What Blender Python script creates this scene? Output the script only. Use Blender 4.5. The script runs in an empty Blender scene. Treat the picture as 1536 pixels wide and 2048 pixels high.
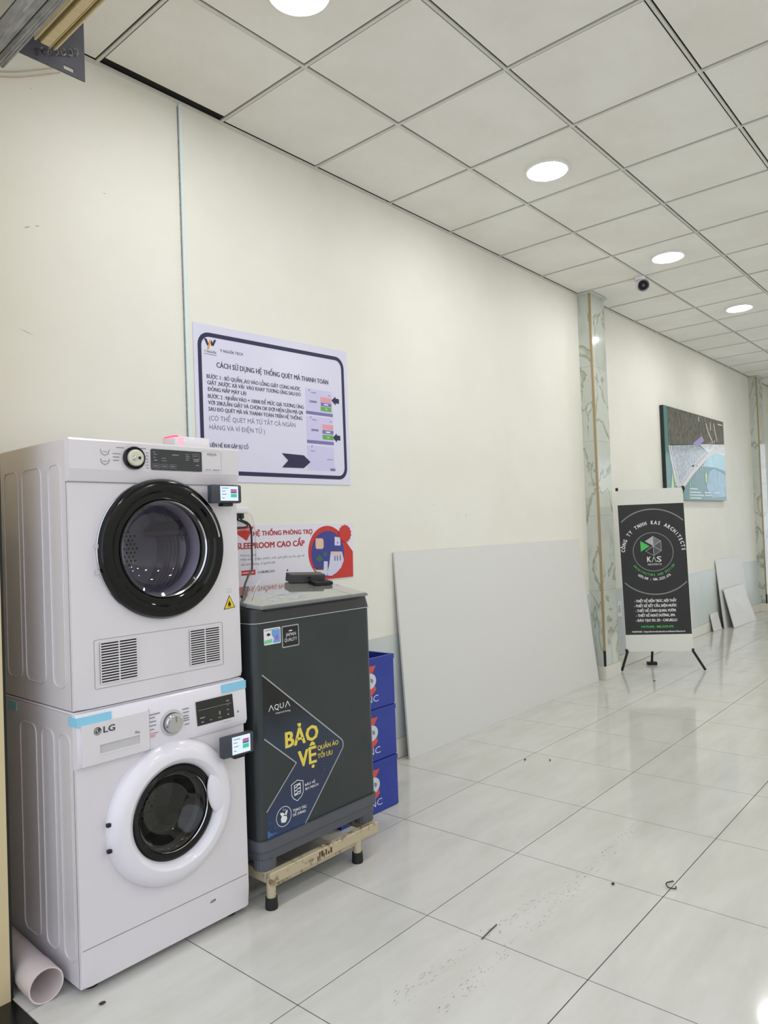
import bpy, bmesh, math, random
from mathutils import Vector, Matrix, Euler

random.seed(7)
SC = bpy.context.scene
COL = SC.collection

# ------------------------------------------------------------------ camera
cam_d = bpy.data.cameras.new('camera')
cam = bpy.data.objects.new('camera', cam_d)
COL.objects.link(cam)
_rot = Matrix(((0.65098, 0.00785, -0.75906), (-0.75816, -0.04254, -0.65069), (-0.03740, 0.99906, -0.02174)))
_rot = _rot.to_quaternion().to_matrix()
cam.matrix_world = Matrix.Translation((-1.456, -2.739, 1.299)) @ _rot.to_4x4()
cam_d.sensor_fit = 'HORIZONTAL'
cam_d.sensor_width = 36.0
cam_d.lens = 36.0 * 1453.1 / 1536.0
cam_d.shift_x = (768.0 - 787.375) / 1536.0
cam_d.shift_y = (1028.824 - 1024.0) / 1536.0
cam_d.clip_start = 0.05
SC.camera = cam

# ------------------------------------------------------------------ world, lights, exposure
EXPOSURE = 0.09
LIGHT_E = 78.0             # radiance of the round ceiling panels
LIGHT_COL = (1.0, 0.992, 0.975)
world = bpy.data.worlds.new('overcast daylight')
SC.world = world
world.use_nodes = True
bg = world.node_tree.nodes['Background']
bg.inputs['Color'].default_value = (0.86, 0.90, 1.0, 1)
bg.inputs['Strength'].default_value = 1.45
SC.view_settings.view_transform = 'Standard'
SC.view_settings.look = 'None'
SC.view_settings.gamma = 1.0
SC.view_settings.use_curve_mapping = False
SC.view_settings.exposure = EXPOSURE

H = 3.225                  # ceiling height
XE = 10.45                 # far end wall
YR = -5.58                 # right wall
LX = [0.30 + 1.8 * k for k in range(6)]
LY = -0.881
PANEL_R = 0.105
for lx in LX:              # assumed further panel rows, unseen, added to light the room
    for ly in (LY - 2.4, LY - 4.2):
        ld = bpy.data.lights.new('unseen panel light', 'AREA')
        ld.shape = 'DISK'
        ld.size = 2 * PANEL_R
        ld.energy = LIGHT_E * math.pi * math.pi * PANEL_R ** 2
        ld.color = LIGHT_COL
        lo = bpy.data.objects.new('unseen panel light', ld)
        lo.location = (lx, ly, H - 0.012)
        COL.objects.link(lo)


# ------------------------------------------------------------------ materials
def lin(h):
    if isinstance(h, str):
        h = h.lstrip('#')
        c = [int(h[i:i + 2], 16) / 255 for i in (0, 2, 4)]
        return tuple(x / 12.92 if x <= 0.04045 else ((x + 0.055) / 1.055) ** 2.4 for x in c)
    return tuple(h)


def mat(name, col, rough=0.5, metal=0.0, coat=0.0, emit=None, estr=1.0, spec=0.5, col2=None, nscale=4.0, stretch=(1, 1, 1), lo=0.35, hi=0.65, bump=0.0, bscale=60.0, detail=4.0):
    m = bpy.data.materials.new(name)
    m.use_nodes = True
    nt = m.node_tree
    b = nt.nodes['Principled BSDF']
    c = lin(col)
    b.inputs['Base Color'].default_value = (*c, 1)
    b.inputs['Roughness'].default_value = rough
    b.inputs['Metallic'].default_value = metal
    b.inputs['Coat Weight'].default_value = coat
    b.inputs['Coat Roughness'].default_value = 0.06
    b.inputs['Specular IOR Level'].default_value = spec
    if emit is not None:
        b.inputs['Emission Color'].default_value = (*lin(emit), 1)
        b.inputs['Emission Strength'].default_value = estr
    geo = None
    if col2 is not None or bump:
        geo = nt.nodes.new('ShaderNodeNewGeometry')
        mp = nt.nodes.new('ShaderNodeMapping')
        mp.inputs['Scale'].default_value = stretch
        nt.links.new(geo.outputs['Position'], mp.inputs['Vector'])
    if col2 is not None:
        n = nt.nodes.new('ShaderNodeTexNoise')
        n.inputs['Scale'].default_value = nscale
        n.inputs['Detail'].default_value = detail
        n.inputs['Roughness'].default_value = 0.6
        nt.links.new(mp.outputs['Vector'], n.inputs['Vector'])
        r = nt.nodes.new('ShaderNodeValToRGB')
        r.color_ramp.elements[0].position = lo
        r.color_ramp.elements[1].position = hi
        r.color_ramp.elements[0].color = (*lin(col2), 1)
        r.color_ramp.elements[1].color = (*c, 1)
        nt.links.new(n.outputs['Fac'], r.inputs['Fac'])
        nt.links.new(r.outputs['Color'], b.inputs['Base Color'])
    if bump:
        n2 = nt.nodes.new('ShaderNodeTexNoise')
        n2.inputs['Scale'].default_value = bscale
        nt.links.new(mp.outputs['Vector'], n2.inputs['Vector'])
        bp = nt.nodes.new('ShaderNodeBump')
        bp.inputs['Strength'].default_value = bump
        bp.inputs['Distance'].default_value = 0.004
        nt.links.new(n2.outputs['Fac'], bp.inputs['Height'])
        nt.links.new(bp.outputs['Normal'], b.inputs['Normal'])
    return m


def glass(name, tint=(1, 1, 1), refl=(1, 1, 1)):
    m = bpy.data.materials.new(name)
    m.use_nodes = True
    nt = m.node_tree
    nt.nodes.clear()
    out = nt.nodes.new('ShaderNodeOutputMaterial')
    mix = nt.nodes.new('ShaderNodeMixShader')
    tr = nt.nodes.new('ShaderNodeBsdfTransparent')
    tr.inputs['Color'].default_value = (*tint, 1)
    gl = nt.nodes.new('ShaderNodeBsdfGlossy')
    gl.inputs['Roughness'].default_value = 0.03
    gl.inputs['Color'].default_value = (*refl, 1)
    fr = nt.nodes.new('ShaderNodeFresnel')
    fr.inputs['IOR'].default_value = 1.5
    nt.links.new(fr.outputs['Fac'], mix.inputs['Fac'])
    nt.links.new(tr.outputs['BSDF'], mix.inputs[1])
    nt.links.new(gl.outputs['BSDF'], mix.inputs[2])
    nt.links.new(mix.outputs['Shader'], out.inputs['Surface'])
    return m


def marble():
    m = bpy.data.materials.new('veined marble tile')
    m.use_nodes = True
    nt = m.node_tree
    b = nt.nodes['Principled BSDF']
    b.inputs['Roughness'].default_value = 0.10
    geo = nt.nodes.new('ShaderNodeNewGeometry')
    mp = nt.nodes.new('ShaderNodeMapping')
    mp.inputs['Rotation'].default_value = (0.5, 0.6, 0.3)
    mp.inputs['Scale'].default_value = (2.2, 2.2, 1.1)
    nt.links.new(geo.outputs['Position'], mp.inputs['Vector'])
    n = nt.nodes.new('ShaderNodeTexNoise')
    n.inputs['Scale'].default_value = 1.9
    n.inputs['Detail'].default_value = 5
    n.inputs['Distortion'].default_value = 0.7
    nt.links.new(mp.outputs['Vector'], n.inputs['Vector'])
    r = nt.nodes.new('ShaderNodeValToRGB')
    els = r.color_ramp.elements
    els[0].position = 0.28
    els[0].color = (*lin('#b3baae'), 1)
    els[1].position = 0.74
    els[1].color = (*lin('#cdd2ca'), 1)
    for p, c in ((0.40, '#c4cac2'), (0.490, '#c9cec6'), (0.505, '#929b8e'), (0.512, '#a9ab98'), (0.55, '#ccd1c8')):
        e = els.new(p)
        e.color = (*lin(c), 1)
    nt.links.new(n.outputs['Fac'], r.inputs['Fac'])
    nt.links.new(r.outputs['Color'], b.inputs['Base Color'])
    return m


def zgrad(name, stops, rough=0.3, stars=False):
    """printed gradient along height (ink on a sticker)"""
    m = bpy.data.materials.new(name)
    m.use_nodes = True
    nt = m.node_tree
    b = nt.nodes['Principled BSDF']
    b.inputs['Roughness'].default_value = rough
    geo = nt.nodes.new('ShaderNodeNewGeometry')
    sep = nt.nodes.new('ShaderNodeSeparateXYZ')
    nt.links.new(geo.outputs['Position'], sep.inputs['Vector'])
    mr = nt.nodes.new('ShaderNodeMapRange')
    mr.inputs['From Min'].default_value = stops[0][0]
    mr.inputs['From Max'].default_value = stops[-1][0]
    n = nt.nodes.new('ShaderNodeTexNoise')
    n.inputs['Scale'].default_value = 7
    nt.links.new(geo.outputs['Position'], n.inputs['Vector'])
    ad = nt.nodes.new('ShaderNodeMath')
    ad.operation = 'MULTIPLY_ADD'
    ad.inputs[1].default_value = 0.10
    nt.links.new(n.outputs['Fac'], ad.inputs[0])
    nt.links.new(sep.outputs['Z'], ad.inputs[2])
    nt.links.new(ad.outputs[0], mr.inputs['Value'])
    r = nt.nodes.new('ShaderNodeValToRGB')
    z0, z1 = stops[0][0], stops[-1][0]
    els = r.color_ramp.elements
    els[0].color = (*lin(stops[0][1]), 1)
    els[1].color = (*lin(stops[-1][1]), 1)
    for z, c in stops[1:-1]:
        e = els.new((z - z0) / (z1 - z0))
        e.color = (*lin(c), 1)
    nt.links.new(mr.outputs['Result'], r.inputs['Fac'])
    nt.links.new(r.outputs['Color'], b.inputs['Base Color'])
    return m


WALL = mat('cream wall paint', '#ebeae2', 0.6, col2='#e5e4da', nscale=1.3, lo=0.3, hi=0.6, bump=0.05, bscale=40)
CEIL = mat('ceiling tile', '#f4f3ee', 0.8, col2='#eceae3', nscale=2.2, lo=0.3, hi=0.62, bump=0.25, bscale=180)
GRIDM = mat('ceiling grid bar', '#d9d9d2', 0.5)
GAPM = mat('black backing for void shade', '#131311', 0.95)
FLOORM = mat('glossy porcelain floor', '#cfcec9', 0.085, spec=0.24, col2='#c5c4bd', nscale=2.4, stretch=(1.0, 3.5, 1), lo=0.32, hi=0.62, detail=8)
GROUT = mat('dark grout', '#45433c', 0.8)
GRANITE = mat('black granite', '#101112', 0.25)
DADO = mat('grey wainscot panel', '#cdd4d3', 0.35, col2='#c6cdcb', nscale=2)
SKIRT = mat('cream skirting tile', '#dddbd0', 0.25)
MARBLE = marble()
DARKJ = mat('dark tile joint', '#6b6f66', 0.7)
PAVE = mat('pale bounce paving', '#b9b4a6', 0.8)
GOLD = mat('aged gold strip', '#ab9770', 0.45, 0.3)
JAMBM = mat('tan jamb paint', '#d8c79c', 0.6)
WHITEP = mat('white enamel', '#dedade', 0.28, coat=0.3)
WHITEB = mat('bright white plastic', '#e6e3ea', 0.25, coat=0.3)
SIDEM = mat('white enamel side', '#d9d5d8', 0.25, coat=0.4)
GREYP = mat('light grey plastic', '#c4c3c4', 0.4)
SEAM = mat('seam shadow line', '#8d8b90', 0.6)
BLACKG = mat('black gloss', '#08090b', 0.10, spec=0.35)
BLACKM = mat('matte black', '#121315', 0.5)
CHROME = mat('chrome', '#c9cacc', 0.15, 1.0)
DRUM = mat('drum steel', '#b9b4c2', 0.42, 0.1)
DRUMD = mat('drum steel dark', '#8f8c82', 0.35, 0.35)
HOLE = mat('drum hole', '#0a0a0a', 0.9)
DGLASS = glass('smoked door glass', (0.86, 0.85, 0.89))
WGLASS = glass('dark door glass', (0.70, 0.70, 0.68))
PANE = glass('window glass', (0.96, 0.98, 0.98))
IVORY = mat('ivory knob', '#d3d1bd', 0.35)
DISP = mat('dark grey display', '#34363a', 0.25)
DISPB = mat('black display', '#060708', 0.08, coat=0.5)
PRINTG = mat('grey print', '#8a8890', 0.5)
PRINTR = mat('red print', '#c98a92', 0.5)
PRINTD = mat('dark print', '#2d2e33', 0.5)
PRINTW = mat('white print', '#e9e9ea', 0.5)
PRINTY = mat('yellow print', '#e8d25a', 0.45)
TAPE = mat('blue tape', '#8fd0ec', 0.35)
YELLOW = mat('warning yellow', '#e8cf2e', 0.5)
LGREY = mat('logo grey', '#45474d', 0.4)
DKBODY = mat('graphite steel', '#424749', 0.32, 0.5, col2='#3d4244', nscale=3)
DKPLAST = mat('graphite plastic', '#232628', 0.38)
DKSKIRT = mat('slate plastic skirt', '#53565d', 0.5)
LIDGLASS = mat('glossy grey lid glass', '#8c8c8a', 0.03, spec=1.0, coat=1.0)
LIDEDGE = mat('grey lid edge', '#7d8082', 0.3)
SILVER = mat('silver line', '#b9bcc0', 0.3, 0.5)
BEIGEM = mat('worn beige metal', '#c2b69a', 0.5, 0.25, col2='#6e5334', nscale=26, lo=0.33, hi=0.46)
RUBBER = mat('black rubber', '#1d1d1b', 0.7)
CRATE = mat('blue crate plastic', '#27399c', 0.42, col2='#2f429f', nscale=3)
CRED = mat('crate red print', '#d8564b', 0.5)
CWHITE = mat('crate white print', '#d4dae6', 0.5)
SIGNM = mat('lilac white vinyl', '#dcdcf2', 0.22)
NAVY = mat('navy print', '#1a1848', 0.4)
TXTD = mat('dark slate lettering', '#3c3c55', 0.5)
TXTL = mat('light slate lettering', '#74748c', 0.5)
PINK = mat('pink print', '#e9a0aa', 0.5)
PURP = mat('purple print', '#7a74b0', 0.5)
GREEN = mat('green print', '#5fb04a', 0.5)
PHONE = mat('pale violet print', '#cfcbef', 0.4)
ORANGE = mat('orange print', '#e3a23f', 0.5)
RED = mat('red poster ink', '#c8322c', 0.4)
REDT = mat('red lettering', '#b52a33', 0.5)
PWHITE = mat('white poster vinyl', '#e4e2ee', 0.3)
PBLUE = mat('blue poster ink', '#3a4090', 0.4)
PEACH = mat('peach poster ink', '#e4bfa6', 0.5)
PGREEN = mat('leaf poster ink', '#3f6a52', 0.5)
PBROWN = mat('brown poster ink', '#5b4038', 0.5)
PLILAC = mat('lilac poster ink', '#d3d3ea', 0.5)
BOARDM = mat('white foam board', '#dcdcda', 0.45)
BOARDE = mat('board edge', '#c9c9c2', 0.6)
BANW = mat('banner fabric white', '#e2e3dd', 0.6)
BANB = mat('banner fabric black', '#2a2b2e', 0.6)
BANLINE = mat('banner grey line', '#8b898c', 0.5)
BANGREEN = mat('banner green', '#4fc162', 0.5)
HEXL = mat('banner light grey', '#b9b9bc', 0.5)
HEXM = mat('banner mid grey', '#77777c', 0.5)
HEXD = mat('banner dark grey', '#55565a', 0.5)
PVC = mat('pale pink pvc', '#d8cccb', 0.4)
PVCI = mat('pvc inside', '#c9bcb9', 0.5)
GALV = mat('galvanised steel', '#a5a6a8', 0.45, 0.5, col2='#85868a', nscale=22, stretch=(4, 0.7, 4))
GALVD = mat('dark steel groove', '#3a393c', 0.6, 0.3)
TAN = mat('tan shutter slat', '#e0cfa4', 0.5, 0.0, col2='#d3c092', nscale=30, stretch=(1, 6, 1))
TAND = mat('brown slat groove', '#7c6f50', 0.6)
STEELP = mat('dark bracket steel', '#4d4e58', 0.55, 0.3, col2='#3d3e46', nscale=9)
CABLEB = mat('black cable', '#15161a', 0.45)
CABLEW = mat('white cable', '#dcdfe2', 0.45)
TRUNK = mat('white pvc trunking', '#dfecec', 0.4)
TERM = mat('terminal grey', '#3c3f48', 0.4)
SCREEN = mat('lit screen', '#10151a', 0.2, emit='#dcecff', estr=1.0)
SCRP = mat('screen pink', '#10151a', 0.3, emit='#d46ab0', estr=0.7)
SCRV = mat('screen violet', '#10151a', 0.3, emit='#6a6fa6', estr=0.6)
SCRG = mat('screen green', '#10151a', 0.3, emit='#4fd0a8', estr=0.8)
LEDR = mat('red indicator', '#ff3050', 0.4, emit='#ff2a50', estr=3.0)
LIGHTM = mat('lit diffuser', '#ffffff', 0.5, emit=LIGHT_COL, estr=LIGHT_E)
RIM = mat('white light rim', '#f0f0ee', 0.4)
SPECK = mat('dark dirt', '#3b382f', 0.8)
PTEAL = mat('map teal', '#47807d', 0.12)
PDARK = mat('map dark city', '#474a49', 0.12, col2='#6f6a60', nscale=28, stretch=(1, 1, 0.5), lo=0.35, hi=0.62)
PLAKE = mat('map lake', '#a9d9e6', 0.12, col2='#9ac8dc', nscale=6)
PROAD = mat('map road', '#d9d2d2', 0.15)
PLIGHT = mat('map pale blocks', '#b9c2cc', 0.12, col2='#8fa3b0', nscale=26, lo=0.42, hi=0.52)
PPURP = mat('map purple', '#a59ad6', 0.15)
PLIME = mat('map lime', '#b9d87a', 0.2)
PTOWER = mat('map tower blue', '#8fb7cf', 0.12, col2='#6f9cb8', nscale=14)
PEDGE = mat('picture dark edge', '#1c2626', 0.5)


# ------------------------------------------------------------------ mesh helpers
def BM():
    return bmesh.new()


def box(bm, x0, x1, y0, y1, z0, z1, bev=0.0, seg=2, M=None):
    r = bmesh.ops.create_cube(bm, size=1.0)
    vs = r['verts']
    for v in vs:
        v.co = Vector(((x0 + x1) / 2 + v.co.x * (x1 - x0), (y0 + y1) / 2 + v.co.y * (y1 - y0), (z0 + z1) / 2 + v.co.z * (z1 - z0)))
    if bev:
        es = list({e for v in vs for e in v.link_edges})
        rr = bmesh.ops.bevel(bm, geom=es, offset=bev, segments=seg, affect='EDGES', profile=0.5)
        vs = list({v for f in rr['faces'] for v in f.verts} | {v for v in vs if v.is_valid})
    if M is not None:
        bmesh.ops.transform(bm, matrix=M, verts=[v for v in vs if v.is_valid])
    return vs


def frame_of(d):
    d = Vector(d).normalized()
    a = Vector((0, 0, 1)) if abs(d.z) < 0.9 else Vector((1, 0, 0))
    u = d.cross(a).normalized()
    return u, d.cross(u).normalized(), d


def lathe(bm, o, d, prof, seg=40, close=False):
    """profile of (radius, distance along d) turned about the axis o + t d"""
    u, w, d = frame_of(d)
    o = Vector(o)
    rings = []
    for r, t in prof:
        if r < 1e-6:
            rings.append([bm.verts.new(o + d * t)])
        else:
            rings.append([bm.verts.new(o + d * t + (u * math.cos(2 * math.pi * k / seg) + w * math.sin(2 * math.pi * k / seg)) * r) for k in range(seg)])
    if close:
        rings.append(rings[0])
    for a, b in zip(rings[:-1], rings[1:]):
        for k in range(seg):
            k2 = (k + 1) % seg
            if len(a) == 1 and len(b) == 1:
                continue
            if len(a) == 1:
                bm.faces.new((a[0], b[k2], b[k]))
            elif len(b) == 1:
                bm.faces.new((a[k], a[k2], b[0]))
            else:
                bm.faces.new((a[k], a[k2], b[k2], b[k]))


def cyl(bm, p0, p1, r, seg=20, r2=None):
    p0, p1 = Vector(p0), Vector(p1)
    L = (p1 - p0).length
    lathe(bm, p0, p1 - p0, [(0, 0), (r, 0), (r2 if r2 is not None else r, L), (0, L)], seg)


def tube(bm, pts, r, seg=8, closed=False):
    pts = [Vector(p) for p in pts]
    n = len(pts)
    rings = []
    prev = None
    for i, p in enumerate(pts):
        a = pts[i - 1] if (i > 0 or closed) else p
        b = pts[(i + 1) % n] if (i < n - 1 or closed) else p
        d = (b - a)
        if d.length < 1e-9:
            d = Vector((0, 0, 1))
        d.normalize()
        if prev is None:
            u, w, _ = frame_of(d)
        else:
            u = (prev - d * prev.dot(d)).normalized()
            w = d.cross(u).normalized()
        prev = u
        rings.append([bm.verts.new(p + (u * math.cos(2 * math.pi * k / seg) + w * math.sin(2 * math.pi * k / seg)) * r) for k in range(seg)])
    m = n if closed else n - 1
    for i in range(m):
        a, b = rings[i], rings[(i + 1) % n]
        for k in range(seg):
            bm.faces.new((a[k], a[(k + 1) % seg], b[(k + 1) % seg], b[k]))
    if not closed:
        bm.faces.new(list(reversed(rings[0])))
        bm.faces.new(rings[-1])


def smooth_path(pts, n=8):
    P = [Vector(p) for p in pts]
    out = []
    for i in range(len(P) - 1):
        p0 = P[max(i - 1, 0)]
        p1, p2 = P[i], P[i + 1]
        p3 = P[min(i + 2, len(P) - 1)]
        for k in range(n):
            t = k / n
            out.append(0.5 * ((2 * p1) + (p2 - p0) * t + (2 * p0 - 5 * p1 + 4 * p2 - p3) * t * t + (3 * p1 - p0 - 3 * p2 + p3) * t ** 3))
    out.append(P[-1])
    return out


def prism(bm, pts, d):
    """closed 3-D polygon pts swept by vector d"""
    a = [bm.verts.new(Vector(p)) for p in pts]
    b = [bm.verts.new(Vector(p) + Vector(d)) for p in pts]
    n = len(a)
    bm.faces.new(a)
    bm.faces.new(list(reversed(b)))
    for i in range(n):
        j = (i + 1) % n
        bm.faces.new((a[j], a[i], b[i], b[j]))


def flat(bm, pts, y, th=0.0008):
    """polygon of (x, z) points printed on a face that looks to -y"""
    prism(bm, [(x, y, z) for x, z in pts], (0, -th, 0))


def rrect(x0, x1, z0, z1, r, n=6):
    out = []
    for cx, cz, a0 in ((x1 - r, z1 - r, 0), (x0 + r, z1 - r, 90), (x0 + r, z0 + r, 180), (x1 - r, z0 + r, 270)):
        for k in range(n + 1):
            a = math.radians(a0 + 90 * k / n)
            out.append((cx + r * math.cos(a), cz + r * math.sin(a)))
    return out


def ring2d(bm, outer, inner, y, th=0.0008):
    """band between two loops of (x, z) with the same count"""
    n = len(outer)
    O = [bm.verts.new((x, y - th, z)) for x, z in outer]
    I = [bm.verts.new((x, y - th, z)) for x, z in inner]
    O2 = [bm.verts.new((x, y, z)) for x, z in outer]
    I2 = [bm.verts.new((x, y, z)) for x, z in inner]
    for i in range(n):
        j = (i + 1) % n
        bm.faces.new((O[i], O[j], I[j], I[i]))
        bm.faces.new((O[j], O[i], O2[i], O2[j]))
        bm.faces.new((I[i], I[j], I2[j], I2[i]))


def circ(cx, cz, r, n=32, rz=None, a0=0):
    rz = r if rz is None else rz
    return [(cx + r * math.cos(a0 + 2 * math.pi * k / n), cz + rz * math.sin(a0 + 2 * math.pi * k / n)) for k in range(n)]


_PLY = [0]


def stroke(bm, pts, w, y, th=0.0008):
    """flat printed line of width w through (x, z) points, each piece a hair above the last"""
    y0_ = y
    for (x0, z0), (x1, z1) in zip(pts[:-1], pts[1:]):
        _PLY[0] = (_PLY[0] + 1) % 9
        y = y0_ - 0.00003 * _PLY[0]
        dx, dz = x1 - x0, z1 - z0
        L = math.hypot(dx, dz) or 1e-6
        nx, nz = -dz / L * w / 2, dx / L * w / 2
        ex, ez = dx / L * w * 0.3, dz / L * w * 0.3
        flat(bm, [(x0 - ex + nx, z0 - ez + nz), (x0 - ex - nx, z0 - ez - nz), (x1 + ex - nx, z1 + ez - nz), (x1 + ex + nx, z1 + ez + nz)], y, th)


def plate_hole(bm, x0, x1, z0, z1, cx, cz, r, yf, yb, n=64):
    """panel facing -y with a round hole"""
    angs = sorted([2 * math.pi * k / n for k in range(n)] + [math.atan2(z - cz, x - cx) % (2 * math.pi) for x in (x0, x1) for z in (z0, z1)])
    inner, outer = [], []
    for a in angs:
        c, s = math.cos(a), math.sin(a)
        t = min((((x1 if c > 0 else x0) - cx) / c) if abs(c) > 1e-9 else 1e9, (((z1 if s > 0 else z0) - cz) / s) if abs(s) > 1e-9 else 1e9)
        outer.append((cx + c * t, cz + s * t))
        inner.append((cx + c * r, cz + s * r))
    m = len(angs)
    OF = [bm.verts.new((x, yf, z)) for x, z in outer]
    IF = [bm.verts.new((x, yf, z)) for x, z in inner]
    OB = [bm.verts.new((x, yb, z)) for x, z in outer]
    IB = [bm.verts.new((x, yb, z)) for x, z in inner]
    for i in range(m):
        j = (i + 1) % m
        bm.faces.new((OF[i], OF[j], IF[j], IF[i]))
        bm.faces.new((OB[j], OB[i], IB[i], IB[j]))
        bm.faces.new((OF[j], OF[i], OB[i], OB[j]))
        bm.faces.new((IF[i], IF[j], IB[j], IB[i]))


# ------------------------------------------------------------------ lettering
_HORN = {'Ơ': 'O', 'Ớ': 'Ó', 'Ờ': 'Ò', 'Ở': 'Ỏ', 'Ỡ': 'Õ', 'Ợ': 'Ọ', 'Đ': 'D'}


def _glyphs(s, bold):
    c = bpy.data.curves.new('lettering', 'FONT')
    c.body = s
    c.size = 1.0
    c.offset = bold
    c.resolution_u = 2
    o = bpy.data.objects.new('lettering', c)
    COL.objects.link(o)
    dg = bpy.context.evaluated_depsgraph_get()
    dg.update()
    ev = o.evaluated_get(dg)
    me = ev.to_mesh()
    vs = [(v.co.x, v.co.y) for v in me.vertices]
    fs = [tuple(p.vertices) for p in me.polygons]
    ev.to_mesh_clear()
    bpy.data.objects.remove(o)
    bpy.data.curves.remove(c)
    return vs, fs


_CAP = None


def text2d(s, bold=0.0):
    """flat glyph outlines with cap height 1: (verts, faces)"""
    global _CAP
    if _CAP is None:
        v, _ = _glyphs('H', 0.0)
        _CAP = max(y for _, y in v)
    base = ''.join(_HORN.get(ch, ch) for ch in s)
    vs, fs = _glyphs(base, bold)
    for i, ch in enumerate(s):
        if ch in _HORN:
            k = len(vs)
            if ch == 'Đ':
                pv, _ = _glyphs(base[:i] + 'D', bold)
                dv, _ = _glyphs('D', bold)
                xl = max(x for x, _ in pv) - (max(x for x, _ in dv) - min(x for x, _ in dv))
                vs += [(xl - 0.09, _CAP * 0.45), (xl + 0.26, _CAP * 0.45), (xl + 0.26, _CAP * 0.56), (xl - 0.09, _CAP * 0.56)]
                fs += [(k, k + 1, k + 2, k + 3)]
                continue
            pv, _ = _glyphs(base[:i] + 'O', bold)
            xr = max(x for x, _ in pv)
            vs += [(xr - 0.13, _CAP * 0.80), (xr - 0.05, _CAP * 0.66), (xr + 0.06, _CAP * 0.90), (xr + 0.04, _CAP * 1.06), (xr - 0.03, _CAP * 1.04)]
            fs += [(k, k + 1, k + 2, k + 3, k + 4)]
    return [(x / _CAP, y / _CAP) for x, y in vs], fs


def weights(bold):
    """offsets of the overprints that make a heavier letter"""
    if bold < 0.008:
        return [(0, 0)]
    d = bold * 1.6
    if bold < 0.025:
        return [(-d, 0), (d, 0)]
    return [(-d, -d * 0.6), (d, -d * 0.6), (-d, d * 0.6), (d, d * 0.6), (0, 0)]


def text(bm, s, x0, x1, z, cap, y, bold=0.02, th=0.0006, z1=None, shear=0.0):
    """lettering on a face that looks to -y, fitted from x0 to x1, baseline z (z1 at the right end)"""
    vs, fs = text2d(s)
    a, b = min(v[0] for v in vs), max(v[0] for v in vs)
    k = (x1 - x0) / (b - a)
    dz = 0 if z1 is None else (z1 - z)
    for q, (ox, oz) in enumerate(weights(bold)):
        V = [bm.verts.new((x0 + (vx - a) * k + ox * cap, y - th - 0.00009 * q, z + (vy + oz) * cap + dz * (vx - a) / (b - a))) for vx, vy in vs]
        for f in fs:
            try:
                bm.faces.new([V[i] for i in f])
            except ValueError:
                pass


def text_arc(bm, s, cx, cz, r, a0, a1, cap, y, bold=0.03, th=0.0006, inside=False, wid=0.75):
    """letters set one by one round an arc from angle a0 to a1 (degrees)"""
    n = len(s)
    for i, ch in enumerate(s):
        if ch == ' ':
            continue
        a = math.radians(a0 + (a1 - a0) * (i + 0.5) / n)
        vs, fs = text2d(ch)
        mx = (min(v[0] for v in vs) + max(v[0] for v in vs)) / 2
        for q, (ox, oz) in enumerate(weights(bold)):
            V = []
            for vx, vy in vs:
                lx, ly = (vx - mx + ox) * cap * wid, (vy + oz) * cap
                if inside:
                    rr, tx, tz = r + cap / 2 - ly, -math.sin(a), math.cos(a)
                else:
                    rr, tx, tz = r - cap / 2 + ly, math.sin(a), -math.cos(a)
                V.append(bm.verts.new((cx + rr * math.cos(a) + tx * lx, y - th - 0.00009 * q, cz + rr * math.sin(a) + tz * lx)))
            for f in fs:
                try:
                    bm.faces.new([V[k] for k in f])
                except ValueError:
                    pass


# ------------------------------------------------------------------ object helpers
ORIG = {}
# flat print whose strokes are too small to pick apart
FINE = ('lettering', 'marks', '_lines', '_print', 'mark', 'keys', 'sparkle', 'curl_debris')


def thing(name, label, cat, loc=(0, 0, 0), group=None, rotz=0.0):
    o = bpy.data.objects.new(name, None)
    COL.objects.link(o)
    o.location = loc
    o.rotation_euler = (0, 0, rotz)
    o.empty_display_size = 0.1
    o['label'] = label
    o['category'] = cat
    if group:
        o['group'] = group
    ORIG[o.name] = Vector((0, 0, 0)) if rotz else Vector(loc)
    return o


def obj(name, bm, m, parent=None, label=None, kind=None, smooth=False, local=False, loc=None):
    """one mesh object from bm; coordinates in bm are world ones unless the parent is turned (then local)"""
    bmesh.ops.recalc_face_normals(bm, faces=bm.faces)
    me = bpy.data.meshes.new(name)
    if parent is not None:
        off = ORIG[parent.name]
    else:
        if loc is None:
            xs = [v.co for v in bm.verts]
            mn = [min(c[i] for c in xs) for i in range(3)]
            mx = [max(c[i] for c in xs) for i in range(3)]
            loc = ((mn[0] + mx[0]) / 2, (mn[1] + mx[1]) / 2, mn[2])
        off = Vector(loc)
    if off.length:
        bmesh.ops.translate(bm, verts=bm.verts, vec=-off)
    if smooth:
        for f in bm.faces:
            f.smooth = True
    bm.to_mesh(me)
    bm.free()
    if smooth:
        try:
            me.set_sharp_from_angle(angle=math.radians(35))
        except Exception:
            pass
    me.materials.append(m)
    o = bpy.data.objects.new(name, me)
    COL.objects.link(o)
    if parent is not None:
        o.parent = parent
    else:
        o.location = off
    ORIG[o.name] = Vector(off)
    if label:
        o['label'] = label
    if kind:
        o['kind'] = kind
    elif parent is not None and any(w in name for w in FINE):
        o['kind'] = 'stuff'
    return o


def solo(name, bm, m, label, cat, group=None, smooth=False):
    o = obj(name, bm, m, smooth=smooth)
    o['label'] = label
    o['category'] = cat
    if group:
        o['group'] = group
    return o


def structure(name, bm, m, parent=None, smooth=False):
    return obj(name, bm, m, parent, kind='structure', smooth=smooth)


def share(name, me, parent, loc):
    o = bpy.data.objects.new(name, me)
    o.parent = parent
    o.location = Vector(loc) - ORIG[parent.name]
    COL.objects.link(o)
    return o


def piece_mesh(name, m, *a, **k):
    bm = BM()
    box(bm, *a, **k)
    me = bpy.data.meshes.new(name)
    bm.to_mesh(me)
    bm.free()
    me.materials.append(m)
    return me


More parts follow.
